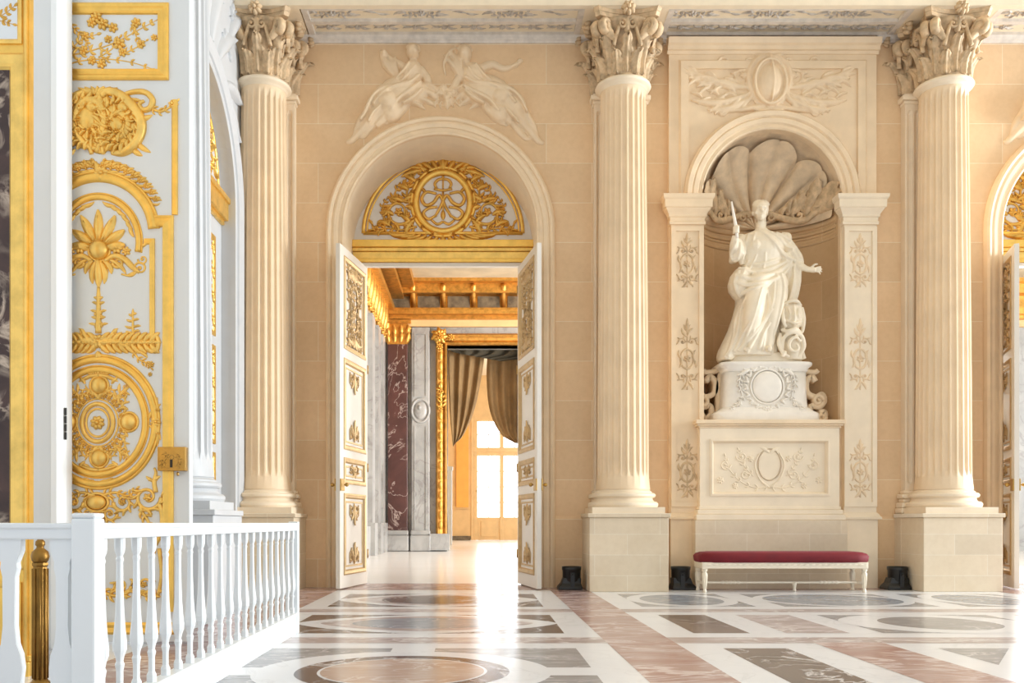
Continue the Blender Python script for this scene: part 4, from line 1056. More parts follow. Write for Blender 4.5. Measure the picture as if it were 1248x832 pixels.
def leg(x, y):
    m_ = MB(None, True)
    m_.box(x - .038, x + .038, y - .038, y + .038, zs0 - .085, zs0 + .012)
    m_.lathe([(.022, 0), (.028, .01), (.026, .03), (.019, .045), (.023, .07), (.030, .14), (.036, .22), (.041, .26), (.034, .28), (.025, .29), (.033, .305), (.040, .32), (.034, .335)], 16, (x, y, 0))
    for i in range(6):
        a = PI * i / 3; tube3(m_, [(x + .022 * math.cos(a), y + .022 * math.sin(a), .06), (x + .033 * math.cos(a), y + .033 * math.sin(a), .20), (x + .037 * math.cos(a), y + .037 * math.sin(a), .25)], [.005, .007, .005], 6, 3)
    m_.build('leg', 'ivory', bench)
xm = X_(976, YBn)
for x in (bx0 + .06, bx1 - .06):
    for y in (YBn + .055, YBn + bd - .055): leg(x, y)
m_ = MB(None, True); m_.lathe([(.020, 0), (.026, .02), (.018, .04), (.024, .08), (.032, .12), (.026, .135)], 16, (xm, YBn + bd / 2, 0)); m_.build('leg', 'ivory', bench)
m = MB(None, True)
for x in (bx0 + .06, bx1 - .06): m.box(x - .014, x + .014, YBn + .06, YBn + bd - .06, .115, .15)
yb_ = YBn + bd / 2; pts = []
rows = []
N_ = 120
for i in range(N_ + 1):
    t = i / N_; x = bx0 + .06 + (bx1 - bx0 - .12) * t; r = .017
    if abs(t - .19) < .06 or abs(t - .81) < .06: r = .017 + .008 * math.sin(40 * PI * t) ** 2 * 1.3
    rows.append([(x, yb_ + r * math.cos(2 * PI * j / 10), .132 + r * math.sin(2 * PI * j / 10)) for j in range(10)])
m.grid(rows, close_v=True, caps=True); m.build('stretcher', 'ivory', bench)

def spotlight(px, flip, label):
    Y0 = 13.58; x = X_(px, Y0)
    t = thing('floor_spotlight', label, 'spotlight', (x, Y0, 0), 'black spotlights at the foot of the wall')
    M3 = lambda p: (x + flip * p[0], Y0 + p[1], p[2])
    m_ = MB(M3, True)                                               # weighted foot sloping away from the housing
    rows = []
    for z, x0, x1, y0, y1 in ((0, -.19, .17, -.15, .15), (.03, -.19, .17, -.15, .15), (.055, -.18, .165, -.14, .14), (.10, -.14, .15, -.11, .11), (.16, -.12, .155, -.10, .10), (.18, -.115, .15, -.095, .095)):
        rows.append([(x0, y0, z), ((x0 + x1) / 2, y0 - .015, z), (x1, y0, z), (x1, y1, z), ((x0 + x1) / 2, y1 + .015, z), (x0, y1, z)])
    m_.grid(rows, close_v=True, caps=True, smooth=False); m_.build('foot', 'black', t, .012)
    m_ = MB(M3, True)
    m_.lathe([(.115, .10), (.135, .14), (.138, .29), (.147, .30), (.147, .345), (.132, .345), (.125, .30), (.10, .24)], 24, (.02, 0, 0)); m_.build('housing', 'black', t)
    m_ = MB(M3, True); m_.lathe([(.125, .315), (.06, .326), (.001, .33)], 20, (.02, 0, 0)); m_.build('lens', 'glass_lens', t)
    m_ = MB(M3, True)
    m_.grid([[(x, y * sc, z) for sc in (1, .92)] + [(x + .06, y * sc, z) for sc in (.92, 1)] for x, y, z in ((-.01, .158, .26), (-.01, .158, .04), (-.01, 0, .035), (-.01, -.158, .04), (-.01, -.158, .26))], close_v=True, caps=True, smooth=False)
    m_.build('yoke', 'black', t)
    for s in (-1, 1):
        m_ = MB(M3, True); ball(m_, (.02, s * .164, .23), .016, 8, 6); m_.build('tilt_knob', 'black', t)
    m_ = MB(M3, True); tube3(m_, [(.16, .05, .02), (.20, .16, .015), (.10, .25, .012), (-.02, .30, .012)], [.008, .008], 6); m_.build('cable', 'black', t)
spotlight(695, 1, 'small black floor spotlight beside the open door leaf with the brass knob')
spotlight(831, -1, 'small black floor spotlight between the column plinth and the red bench')
spotlight(1092, 1, 'small black floor spotlight beyond the red bench, against the last column plinth')

# ================================================================= WHITE RAILING AND GILT POST
XR = -1.665
rail = thing('railing', 'white painted balustrade with a square newel post enclosing the gilded door', 'railing', (XR, 3.85, 0))
m = MB(None, False); m.box(XR - .05, XR + .055, 3.80, 3.905, 0, 1.02); m.box(XR - .05, XR + .055, 3.80, 3.905, 1.02, 1.042); m.build('newel_post', 'white_paint', rail, .012)
m = MB(None, False)
Y1, Y2 = 3.905, 8.19
m.box(XR - .035, XR + .04, Y1, Y2 - .03, .93, .985); m.box(XR - .045, XR + .05, Y1, Y2 - .03, .975, 1.0); m.build('top_rail', 'white_paint', rail, .007)
m = MB(None, False); m.box(XR - .03, XR + .035, Y1, Y2 - .03, .0, .18); m.box(XR - .035, XR + .042, Y1, Y2 - .03, .165, .19); m.build('bottom_rail', 'white_paint', rail, .005)
m = MB(None, False); m.box(XR - .04, XR + .045, Y2 - .06, Y2 + .02, 0, 1.012); m.build('end_post', 'white_paint', rail, .006)
BAL = [(0, .0215), (.07, .0215), (.095, .019), (.12, .0125), (.14, .0160), (.16, .0132), (.30, .0142), (.48, .018), (.58, .023), (.66, .0285), (.70, .0275), (.74, .018), (.77, .0142), (.79, .019), (.83, .0142), (.92, .0142), (.945, .0215), (1.0, .0215)]
def baluster(x, y, along_y):
    m_ = MB(None, False); rows = []
    for t, hw in BAL:
        z = .936 - .752 * t; c_ = .55
        a = b_ = hw
        rows.append([(x + sx * a, y + sy * b_, z) for sx, sy in ((-1, -c_), (-1, c_), (-c_, 1), (c_, 1), (1, c_), (1, -c_), (c_, -1), (-c_, -1))])
    m_.grid(rows, close_v=True, caps=True, smooth=False); return m_.build('baluster', 'white_paint', rail)
b0 = baluster(XR, 0, True)
ny = 21
for i in range(ny):
    o = b0 if i == 0 else b0.copy()
    if i: COL.objects.link(o); o.parent = rail; o.matrix_parent_inverse = b0.matrix_parent_inverse
    o.location = (0, Y1 + .09 + (Y2 - .09 - Y1 - .09) * i / (ny - 1), 0)
m = MB(None, False); m.box(-3.4, XR - .05, 3.825, 3.89, .93, .985); m.box(-3.4, XR - .05, 3.815, 3.90, .975, 1.0); m.build('top_rail', 'white_paint', rail, .007)
m = MB(None, False); m.box(-3.4, XR - .05, 3.83, 3.885, 0, .19); m.build('bottom_rail', 'white_paint', rail, .005)
def flat_bal(x):
    m_ = MB(None, False); rows = []
    for t, hw in ((0, .085), (.07, .085), (.11, .066), (.14, .052), (.17, .056), (.22, .042), (.50, .040), (.60, .052), (.66, .078), (.74, .09), (.84, .075), (.90, .06), (.94, .085), (1, .085)):
        z = .936 - .752 * t; rows.append([(x - hw * .62, 3.838, z), (x + hw * .62, 3.838, z), (x + hw * .62, 3.878, z), (x - hw * .62, 3.878, z)])
    m_.grid(rows, close_v=True, caps=True, smooth=False); m_.build('baluster', 'white_paint', rail)
for px in (77, 12, -53, -118): flat_bal(X_(px, 3.85))

YG = 5.35; xg = X_(49, YG)
post = thing('gilt_post', 'short fluted gilt bronze post with a ball finial behind the white railing', 'post', (xg, YG, 0))
m = MB(None, True)
m.lathe([(.040, .06), (.040, .74), (.046, .75), (.046, .765)], 8, (xg, YG, 0), smooth=False)
for i in range(8):
    a = 2 * PI * i / 8 + PI / 8; tube3(m, [(xg + .039 * math.cos(a), YG + .039 * math.sin(a), .08), (xg + .039 * math.cos(a), YG + .039 * math.sin(a), .73)], [.008, .008], 6, 1)
m.build('shaft', 'bronze', post)
m = MB(None, True); m.lathe([(.075, 0), (.08, .02), (.06, .035), (.064, .05), (.045, .065), (.04, .08)], 20, (xg, YG, 0)); m.build('foot', 'bronze', post)
m = MB(None, True); m.lathe([(.025, 0), (.045, .02), (.052, .045), (.045, .075), (.022, .095), (.02, .105), (.028, .115), (.026, .135), (.012, .15), (.002, .155)], 20, (xg, YG, .755)); m.build('finial', 'bronze', post)
# ================================================================= MAIN DOORWAYS: FRAME, OVERDOOR, LEAVES
def doorway(dc, name, lab, full=True):
    t = thing('door_frame', lab, 'door frame', (dc, 15.1, 0), kind='structure')
    m = MB(UVW(15.0), False)
    for s in (-1, 1): m.box(dc + s * 1.30 if s > 0 else dc - 1.52, dc + 1.52 if s > 0 else dc - 1.30, 0, 5.70, -.12, .0)
    arc = [(dc + 1.52, 5.66)] + [(dc + 1.52 * math.cos(PI * i / 32), SPR + 1.52 * math.sin(PI * i / 32)) for i in range(3, 30)] + [(dc - 1.52, 5.66)]
    m.prism(arc, -.12, -.04)
    m.build('frame', 'cream_paint', t)
    m = MB(UVW(15.0), False)                                        # gilded transom
    for z0, z1, w_, mat in ((5.56, 5.68, .10, 0), (5.50, 5.56, .06, 1), (5.38, 5.50, .03, 1), (5.32, 5.38, .06, 0), (5.26, 5.32, .02, 2)):
        m.mat = mat; m.box(dc - 1.5, dc + 1.5, z0, z1, -.1, w_)
    m.build('transom', ['gold_plain', 'gold', 'cream_paint'], t, .01)
    u0 = CX + dc * F / 15.04
    m = MB(PX(15.03), True); m.push(lambda p: (p[0] - 540 + u0, p[1], (p[2] if len(p) > 2 else 0)))
    for i in range(30):
        u = 442 + 196 * i / 29; leaf(m, (u - 3.4, 315.5), (u + 3.4, 313), 4.5, 1.2, 1.2, 0, 0, 2.2, 5)
    tube(m, ell(540, 284, 97, 92, 40, PI, 2 * PI), 2.4, .9, 8, 1); tube(m, ell(540, 284, 92.5, 87.5, 40, PI, 2 * PI), 1.2, .9, 8, 1); tube(m, [(443, 284), (637, 284)], 2.2, .9, 8, 1)
    ring(m, 540, 246, 33, 36, 4.2, 1.0, 40); ring(m, 540, 246, 38.5, 42, 2.2, 1.0, 40)
    m.build('gilt_border', 'gold_plain', t)
    m = MB(PX(15.03), True); m.push(lambda p: (p[0] - 540 + u0, p[1], (p[2] if len(p) > 2 else 0)))
    def half(mb):
        scroll(mb, 486, 258, 17, .6, 1, 1.3, 2.2, 7, 11, 3); scroll(mb, 463, 274, 9, PI, -1, 1.2, 1.5, 5, 8, 2.4)
        sprig(mb, [(508, 276), (490, 280), (472, 278), (454, 280)], 1.6, 10, 6, 2.6, lobes=3)
        sprig(mb, [(500, 250), (496, 232), (506, 212), (520, 204)], 1.6, 11, 6, 2.6, lobes=3)
        sprig(mb, [(478, 250), (482, 234), (492, 222)], 1.4, 9, 4, 2.4, lobes=3); sprig(mb, [(470, 262), (466, 252), (472, 242)], 1.1, 7, 3, 2)
        for a in range(5): leaf(mb, (540 - 6 * a, 210 - a * .6), (531 - 10.5 * a, 190 + a * a * 1.6), 8, 2, 3, 3, 1)
        for a in range(6): leaf(mb, (534 - 7 * a, 284 + 3 - a * .4), (520 - 9 * a, 297 - a * 2.4), 8, -2, 3, 3, 1)
        leaf(mb, (505, 268), (494, 288), 10, 3, 3, 4); leaf(mb, (503, 240), (492, 246), 8, 2, 3, 3)
        for q in range(7):
            b = PI / 2 + .35 + q * .38; rose(mb, 540 + 38 * math.cos(b), 246 + 42 * math.sin(b), 3, 5, 3.4, 1)
        for (a, b, r_) in ((474, 268, 5), (496, 262, 5), (500, 224, 5), (488, 242, 5), (512, 206, 5), (458, 280, 4), (482, 276, 4), (468, 256, 4)): rose(mb, a, b, r_, 6, 3)
        for (a, b, c_, d_) in ((506, 222, 492, 214), (498, 232, 484, 226), (492, 246, 474, 242), (480, 262, 464, 258), (500, 272, 488, 262), (476, 276, 460, 270), (516, 206, 504, 198), (504, 256, 494, 252)): leaf(mb, (a, b), (c_, d_), 8, 2, 3, 3, 1); leaf(mb, (a, b), (c_ + 8, d_ - 7), 6, -2, 2.6, 3, 1)
        # crowned cipher of interlaced letters inside the oval
        tube(mb, [(532, 236), (520, 234), (514, 242), (519, 250), (528, 247), (536, 238), (543, 252), (550, 264)], [1.6, 2.2, 2.2, 1.6], 1)
        tube(mb, [(533, 252), (522, 254), (516, 260), (522, 267), (532, 262)], [1.6, 2.1, 1.6], 1)
        tube(mb, [(526, 268), (533, 273), (540, 270)], [1.4, 1.8, 1.5], 1); leaf(mb, (519, 236), (512, 228), 4, 1, 1.4)
        tube(mb, [(540, 218), (534, 219), (530, 224), (532, 229)], [1.5, 1.9, 1.5], 1)
    both(m, 540, half)
    tube(m, [(529, 230), (540, 232), (551, 230)], [1.6, 1.6], 1); tube(m, [(540, 218), (540, 230)], [1, 1], 1); blob(m, 540, 216, 1.8, 2, 2); leaf(m, (540, 208), (540, 187), 9, 0, 4, 4, 2)
    tube(m, [(540, 234), (540, 258)], [1.4, 1.0], 1); leaf(m, (540, 256), (540, 268), 6, 0, 2); leaf(m, (540, 286), (540, 301), 9, 0, 3.4, 3, 1)
    m.build('gilt_carving', 'gold_deep', t)
    return t
doorway(D1, 'door_frame', 'painted doorway frame with gilded lunette and crowned cipher over the fully visible doorway')
doorway(D2, 'door_frame', 'partly visible doorway frame with gilded lunette beyond the last column')

def door_leaf(n, Hh, N, flip, label, knob=False):
    """open leaf from hinge Hh to free edge N; flip: which side is decorated towards the opening"""
    hx, hy = Hh; nx_, ny_ = N; L = math.hypot(nx_ - hx, ny_ - hy); ux, uy = (nx_ - hx) / L, (ny_ - hy) / L
    wx, wy = (-uy, ux) if flip else (uy, -ux)
    fn = lambda p: (hx + ux * p[0] + wx * (p[2] if len(p) > 2 else 0), hy + uy * p[0] + wy * (p[2] if len(p) > 2 else 0), p[1])
    t = thing('door_%d' % n, label, 'door', (hx, hy, 0), kind='structure')
    V1 = 5.16
    pans = [(3.66, 5.0), (2.14, 3.46), (1.62, 1.96), (.24, 1.42)]; pu0, pu1 = .13, L - .20
    m = MB(fn, False)
    m.box(0, pu0, .02, V1, -.065, 0); m.box(pu1, L, .02, V1, -.065, 0); prev = .02
    for a, b in sorted(pans): m.box(pu0, pu1, prev, a, -.065, 0); prev = b
    m.box(pu0, pu1, prev, V1, -.065, 0)
    for a, b in pans: m.box(pu0, pu1, a, b, -.05, -.018)
    m.build('frame', 'cream_paint', t)
    g = MB(fn, False)
    for a, b in pans:
        frame_rect(g, pu0, a, pu1, b, [(-.03, 0), (-.03, .012), (-.01, .02), (.01, .014), (.03, .01), (.05, -.018)])
        frame_rect(g, pu0 + .10, a + .10, pu1 - .10, b - .10, [(-.015, -.018), (-.01, -.008), (.01, -.008), (.015, -.018)])
    g.build('panel_moulding', 'gold_soft', t)
    o = MB(fn, True); uc = (pu0 + pu1) / 2
    def orn(mb):
        a, b = pans[0]; vc = (a + b) / 2
        ring(mb, uc, vc, .17, .36, .022, 1, 30, -.015); ring(mb, uc, vc, .21, .41, .014, 1, 30, -.015)
        for q in (-1, 1):
            for k in range(4):
                scroll(mb, uc - .22 - .02 * (k % 2), vc + q * (.10 + .14 * k), .085, 0, q, 1.2, .016, 5, .09, .03, -.015)
                leaf(mb, (uc - .05 * k, vc + q * (.42 + .03 * k)), (uc - .1 - .08 * k, vc + q * (.62 - .04 * k)), .1, .03, .03, 3, .02, -.015)
            leaf(mb, (uc, vc + q * .40), (uc, vc + q * .62), .14, 0, .035, 4, .03, -.015)
        rose(mb, uc, vc, .08, 7, .03, -.015); sprig(mb, [(uc, vc - .28), (uc - .02, vc), (uc, vc + .28)], .01, .1, 6, .02, None, 4, -.015)
        for (a, b) in (pans[1], pans[3]):
            for q, e_ in ((1, a + .12), (-1, b - .12)):
                leaf(mb, (uc, e_), (uc, e_ + q * .34), .12, 0, .03, 4, .02, -.015)
                scroll(mb, uc - .11, e_ + q * .08, .075, 0, q, 1.2, .014, 5, .08, .025, -.015)
                leaf(mb, (uc - .04, e_ + q * .1), (uc - .14, e_ + q * .26), .08, .02, .025, 3, .01, -.015)
                tube(mb, [(uc - .2, e_ + q * .02), (uc - .22, e_ + q * .16), (uc - .15, e_ + q * .22)], [.012, .01, .008], 1, 6, 4, False, -.012)
        a, b = pans[2]; vc = (a + b) / 2
        scroll(mb, uc - .13, vc, .07, 0, 1, 1.2, .014, 5, .07, .025, -.015); leaf(mb, (uc, vc), (uc - .08, vc + .09), .06, .01, .025, 3, 0, -.015); leaf(mb, (uc, vc), (uc - .08, vc - .09), .06, .01, .025, 3, 0, -.015); rose(mb, uc, vc, .05, 6, .03, -.015)
    both(o, uc, orn)
    o.build('panel_ornament', 'gold_soft', t)
    hgs = MB(fn, True)
    for v in (.5, 1.9, 3.5, 4.8): hgs.push(lambda p, v=v: (p[0] - .01, p[1] + v, p[2] if len(p) > 2 else 0)); tube(hgs, [(0, -.07), (0, .07)], [.016, .016], 1, 8, 1); hgs.pop()
    hgs.build('hinge', 'brass', t)
    kb_ = MB(fn, True); zk = 1.57
    kb_.box(L - .16, L + .004, zk - .09, zk + .09, .0, .02)
    kb_.box(L - .16, L + .004, zk - .09, zk + .09, -.085, -.065)
    for s, w0 in ((1, .02), (-1, -.085)):
        for (q, r) in ((.03, .014), (.06, .030)):
            ball(kb_, (L - .075, zk, w0 + s * q), (r, r, r), 12, 8)
    kb_.build('door_knob', 'brass', t, .004)
    return t
door_leaf(1, (-1.80, 14.74), (-2.045, 13.42), True, 'tall cream double-door leaf with gilt panels standing open on the column side of the main doorway')
door_leaf(2, (.655, 14.74), (.885, 13.40), False, 'tall cream double-door leaf with gilt panels and brass knob standing open near the middle column', True)
door_leaf(3, (8.42, 14.74), (8.0, 13.45), False, 'open double-door leaf with gilt panels in the second doorway beyond the last column')

# closed painted doors and lunette in the side wall arch
t = thing('door_4', 'white and gilt door with gilded lunette closed in the arch of the white side wall', 'door', (XD, LC, 0), kind='structure')
m = MB(UVWL(XD), False)
m.box(LC - 1.6, LC + 1.6, 0, 5.2, -.08, 0)
arc = [(LC + 1.55, 5.2)] + [(LC + 1.55 * math.cos(PI * i / 32), SPR + 1.55 * math.sin(PI * i / 32)) for i in range(33)] + [(LC - 1.55, 5.2)]
m.prism(arc, -.08, 0); m.build('frame', 'white_stone', t)
m = MB(UVWL(XD), False)
m.box(LC - 1.5, LC + 1.5, 5.36, 5.66, 0, .11); m.box(LC - 1.5, LC + 1.5, 5.30, 5.40, 0, .05); m.box(LC - 1.5, LC + 1.5, 5.60, 5.68, 0, .14); m.build('transom', 'gold', t, .012)
m = MB(UVWL(XD), True)
tube(m, ell(LC, SPR + .16, 1.33, 1.26, 40, 0, PI), .035, .9, 8, 1); tube(m, [(LC - 1.33, 5.74), (LC + 1.33, 5.74)], .03, 1, 8, 1)
for uc in (LC + .72, LC - .72):
    for a, b in ((3.66, 5.0), (2.14, 3.46), (1.62, 1.96), (.24, 1.42)): frame_rect(m, uc - .42, a, uc + .42, b, [(-.03, 0), (-.03, .02), (.03, .012), (.05, 0)])
m.build('gilt_border', 'gold_plain', t)
m = MB(UVWL(XD), True)
for k in range(9):
    a = .25 + (PI - .5) * k / 8; scroll(m, LC + .95 * math.cos(a), SPR + .2 + .88 * math.sin(a), .2, a, 1, 1.3, .03, 6, .18, .06)
for uc in (LC + .72, LC - .72):
    for a, b in ((3.66, 5.0), (2.14, 3.46), (.24, 1.42)):
        sprig(m, [(uc + .1, a + .1), (uc + .2, (a + b) / 2), (uc + .1, b - .1)], .018, .16, 7, .03, lobes=2)
        for q in range(4): scroll(m, uc + .25, a + (b - a) * (q + .5) / 4, .1, 0, 1, 1.2, .018, 5, .1, .03)
m.build('gilt_carving', 'gold', t)

# ================================================================= NEAR GILDED DOOR, ITS JAMB AND THE MARBLE PANEL
YL = 7.45; A0 = 120
gd = thing('door_5', 'big white door leaf covered in gilded carving with a brass lock box, behind the railing', 'door', (X_(120, YL), YL, 0), kind='structure')
m = MB(UVW(YL), False)
m.box(X_(8, YL), X_(231, YL), .02, 6.6, -.09, 0); m.build('panel', 'white_paint', gd, .004)
m = MB(PX(YL), False)
fp = [(-7, 0), (-7, 2), (-5, 3.6), (-2, 3.2), (0, 2), (3, 1.6), (6, 2.6), (7, 0)]
frame_rect(m, 41, 91, 199, 11, [(q[0], q[1]) for q in fp])
# main panel: outer frame stepping in at the springing of the arch
def step(mb):
    mb.sweep([(213, 745), (213, 262), (186, 262)], [(-1, 0), (-1, 2.4), (-3, 3.4), (-5, 2.6), (-7, 2.2), (-12, 3.4), (-14, 2.6), (-15, 0)])
    mb.sweep([(217, 262), (217, 122)], [(0, 0), (0, 2), (-2, 2.6), (-6, 2.2), (-8, 0)])
    mb.sweep([(189, 422), (189, 291), (176, 291)], [(0, 0), (0, 2), (-3, 2.8), (-6, 2), (-7, 0)])
both(m, A0, step)
m.sweep([(213, 758), (27, 758)], [(0, 0), (0, 2.4), (-3, 3.4), (-7, 2.2), (-12, 3.4), (-15, 0)])
m.build('gilt_frame', 'gold_plain', gd)
m = MB(PX(YL), True)
tube(m, ell(A0, 283, 66.5, 67, 60, PI * 1.02, PI * 1.98), 6.2, .75, 10, 1); tube(m, ell(A0, 283, 73, 73.5, 60, PI * 1.02, PI * 1.98), 2.2, 1.2, 8, 1)
tube(m, ell(A0, 295, 49, 55, 60, PI * .93, PI * 2.07), 3.8, .9, 10, 1); tube(m, ell(A0, 295, 53.4, 59.4, 60, PI * .93, PI * 2.07), 1.2, 1.2, 8, 1)
ring(m, A0, 514, 69, 76, 4.4, .9, 70); ring(m, A0, 514, 74, 81, 2.0, 1.3, 70); ring(m, A0, 514, 57, 64, 4.2, .8, 70); ring(m, A0, 514, 61.5, 68.5, 1.0, 1.3, 70)
m.build('gilt_ring', 'gold_plain', gd)
m = MB(PX(YL), True)                                                # flowering branches in the top panel
def br(pts, n=6, L=9): sprig(m, pts, 1.1, L * 1.15, n, 2.2, L * .55, lobes=2)
br([(84, 68), (110, 62), (140, 52), (170, 36), (192, 24)], 9); br([(60, 76), (86, 60), (100, 48), (118, 42)], 6); br([(78, 80), (100, 74), (130, 72), (160, 76), (186, 84)], 7, 7)
br([(84, 30), (96, 40), (108, 56)], 5, 7); br([(150, 66), (166, 58), (178, 50)], 4, 6); br([(120, 70), (136, 60), (146, 46)], 4, 7); br([(56, 40), (70, 44), (84, 58)], 5, 7); br([(160, 30), (166, 44), (172, 56)], 4, 6)
for q in ((118, 22, 6), (126, 30, 6), (138, 34, 5), (112, 28, 5), (146, 54, 6), (150, 64, 4.5), (102, 62, 5), (104, 44, 4.5), (82, 36, 4.5), (84, 58, 4.5), (166, 28, 5), (172, 54, 4.5), (188, 46, 3.5), (124, 78, 5), (112, 74, 4.5), (132, 48, 4), (62, 30, 5), (70, 64, 5), (54, 54, 4)): rose(m, q[0], q[1], q[2] * 1.3, 6, q[2] * .9)
m.build('branch_ornament', 'gold', gd)
m = MB(PX(YL), True)                                                # great cartouche
for pts, r in (([(118, 182), (104, 176), (92, 160), (92, 140), (104, 124), (120, 126), (128, 142), (124, 160), (114, 168)], (3, 5.5, 6, 6, 5, 3)),
               ([(124, 118), (132, 112), (146, 116), (158, 126), (170, 142), (172, 160), (164, 176), (150, 186), (136, 186)], (4, 6, 7, 6.5, 6, 3)),
               ([(130, 168), (142, 170), (154, 162), (156, 148), (146, 138), (136, 144), (136, 156), (144, 158)], (3, 4.6, 5, 4.4, 2.6)),
               ([(120, 112), (124, 130), (128, 146), (124, 168), (118, 186)], (4, 5.4, 5, 4, 3)), ([(110, 112), (96, 116), (86, 126), (78, 142), (76, 164)], (4, 5.4, 5, 3.4)),
               ([(112, 188), (110, 178), (116, 172), (124, 176), (126, 188)], (2.6, 3.6, 3.6, 2.6))): tube(m, pts, list(r), 1.1, 10, 5)
for q in ((106, 146, 13, 16), (142, 152, 10, 10), (112, 132, 8, 7), (150, 132, 8, 7)): blob(m, q[0], q[1], q[2], q[3], 7, 14, 5)
for q in ((94, 150, 6), (100, 162, 5), (116, 158, 5), (134, 150, 5), (152, 148, 5), (144, 164, 4.5), (128, 138, 4), (136, 168, 4.5), (92, 164, 4)): rose(m, *q, 6, 8)
random.seed(11)
for (x, y, rx, ry, h) in ((104, 148, 26, 34, 3), (142, 152, 28, 34, 3), (122, 150, 22, 38, 3.4), (84, 150, 18, 30, 2.4)): blob(m, x, y, rx, ry, h, 20, 5)
for (x, y, rx, ry, nn) in ((104, 148, 26, 36, 20), (144, 152, 29, 35, 22), (106, 146, 15, 20, 12), (143, 152, 15, 17, 12), (84, 150, 17, 30, 14)):
    for i in range(nn):
        b = 2 * PI * i / nn; p = (x + rx * .72 * math.cos(b), y + ry * .72 * math.sin(b)); e_ = b + .75
        leaf(m, p, (p[0] + 13 * math.cos(e_), p[1] + 13 * math.sin(e_)), random.uniform(6, 9), 2, 4.5, 3, random.uniform(1, 3), 2.2, 7)
for i in range(26): rose(m, random.uniform(82, 164), random.uniform(122, 178), random.uniform(2.6, 4.4), 6, random.uniform(5, 9))
for a in range(7): leaf(m, (118, 116), (96 + 8 * a, 108 - 2 * math.sin(a / 6 * PI)), 8, 0, 5, 3, 2)
for p in (((168, 146), (186, 140)), ((164, 172), (184, 186)), ((160, 180), (174, 190)), ((88, 176), (74, 190)), ((92, 182), (82, 192)), ((84, 150), (70, 138))): leaf(m, p[0], p[1], 8, 1, 3, 0)
def corner(mb):
    tube(mb, [(150, 116), (164, 112), (178, 113), (186, 122), (183, 132), (174, 134), (170, 127), (176, 123)], [2.6, 3.6, 4, 3.2, 2], 1.2)
    sprig(mb, [(184, 132), (196, 136), (208, 130), (215, 124)], 2, 9, 5, 3, lobes=2); rose(mb, 210, 127, 5, 6, 4); leaf(mb, (160, 120), (172, 122), 6, 1, 3)
both(m, A0, corner)
def crest(mb):
    random.seed(3)
    for i in range(9):
        b = PI * 1.5 - .08 - i * .125; p = (A0 + 78 * math.cos(b), 283 + 79 * math.sin(b)); s_ = 9 - .4 * i
        rose(mb, p[0], p[1] - 3, s_ * .55, 6, 4); rose(mb, p[0] - s_ * .7, p[1] - s_ * .5, s_ * .4, 6, 3); rose(mb, p[0] - s_ * .2, p[1] - s_ * .9, s_ * .36, 6, 3); leaf(mb, (p[0] - 2, p[1]), (p[0] - s_ * 1.5, p[1] - s_ * .2), s_ * .7, 2, 3, 3); leaf(mb, p, (p[0] - s_ * 1.2, p[1] - s_ * .9), s_ * .8, 2, 3, 3); leaf(mb, (p[0] + 3, p[1] + 2), (p[0] - s_ * 1.1, p[1] + s_ * .3), s_ * .7, -2, 3, 3); leaf(mb, p, (p[0] - s_ * .2, p[1] - s_ * 1.3), s_ * .7, 1, 3, 3)
both(m, A0, crest); rose(m, A0 + 4, 212, 10, 9, 6); leaf(m, (A0, 214), (A0 - 6, 196), 12, 2, 5, 4)
m.build('cartouche_ornament', 'gold', gd)
m = MB(PX(YL), True)                                                # shell palmette with its boss, scrolls and drop
for i in range(7):
    a = -PI / 2 + (i - 3) * .47; L = (48, 46, 40, 34)[abs(i - 3)]
    leaf(m, (A0 + 8 * math.cos(a), 303 + 8 * math.sin(a)), (A0 + L * math.cos(a), 304 + L * math.sin(a)), 13, 0, 4.5, 0, 2); tube(m, [(A0 + 10 * math.cos(a), 303 + 10 * math.sin(a)), (A0 + L * .84 * math.cos(a), 304 + L * .84 * math.sin(a))], [1.6, 1.0], 1, 6, 3, False, 3.2)
blob(m, A0 + 1, 305, 12, 12, 11, 24, 8); ring(m, A0 + 1, 305, 13, 13, 1.8, 1, 24)
def pal(mb):
    for i in range(6):
        a = PI * 1.04 + i * .19; p = (A0 + 44 * math.cos(a), 295 + 50 * math.sin(a)); leaf(mb, p, (p[0] + 17 * math.cos(a + 1.75), p[1] + 17 * math.sin(a + 1.75)), 6, 2, 2.6, 0)
    tube(mb, [(112, 318), (100, 312), (88, 316), (78, 326), (70, 332)], [3, 4, 4, 2], 1.1); spiral(mb, 96, 320, 7, 1.3, 0, 2.2, 1, 1); spiral(mb, 69, 327, 8, 1.4, 0, 1.6, .8, -1); spiral(mb, 66, 316, 6, 1.3, 0, 1.4, .7, 1)
    leaf(mb, (114, 318), (104, 334), 10, 3, 4, 3); leaf(mb, (108, 316), (86, 334), 8, 3, 3, 3); leaf(mb, (118, 318), (113, 346), 11, 3, 4, 3); rose(mb, 98, 302, 8, 7, 4); rose(mb, 86, 306, 6, 6, 3); leaf(mb, (72, 330), (84, 334), 5, 1, 2); tube(mb, [(92, 334), (80, 336), (72, 330)], [1.2, 1.6, 1], 1)
    tube(mb, [(66, 300), (58, 294), (52, 296)], [2, 2, 1.4], 1)
    for z, L in ((372, 8), (382, 10), (390, 9), (398, 12), (366, 6)): leaf(mb, (A0, z), (A0 - L, z - 4), 5, 1, 2.4, 2)
both(m, A0, pal); leaf(m, (A0, 316), (A0, 351), 13, 0, 6, 0); tube(m, [(A0, 350), (A0, 380), (A0, 406)], [2, 3, 4], 1); rose(m, A0, 384, 6, 6, 3); rose(m, A0, 396, 6, 6, 3); leaf(m, (A0, 366), (A0, 352), 6, 0, 3)
m.build('palmette_ornament', 'gold', gd)
m = MB(PX(YL), True)                                                # acanthus frieze with sprigs
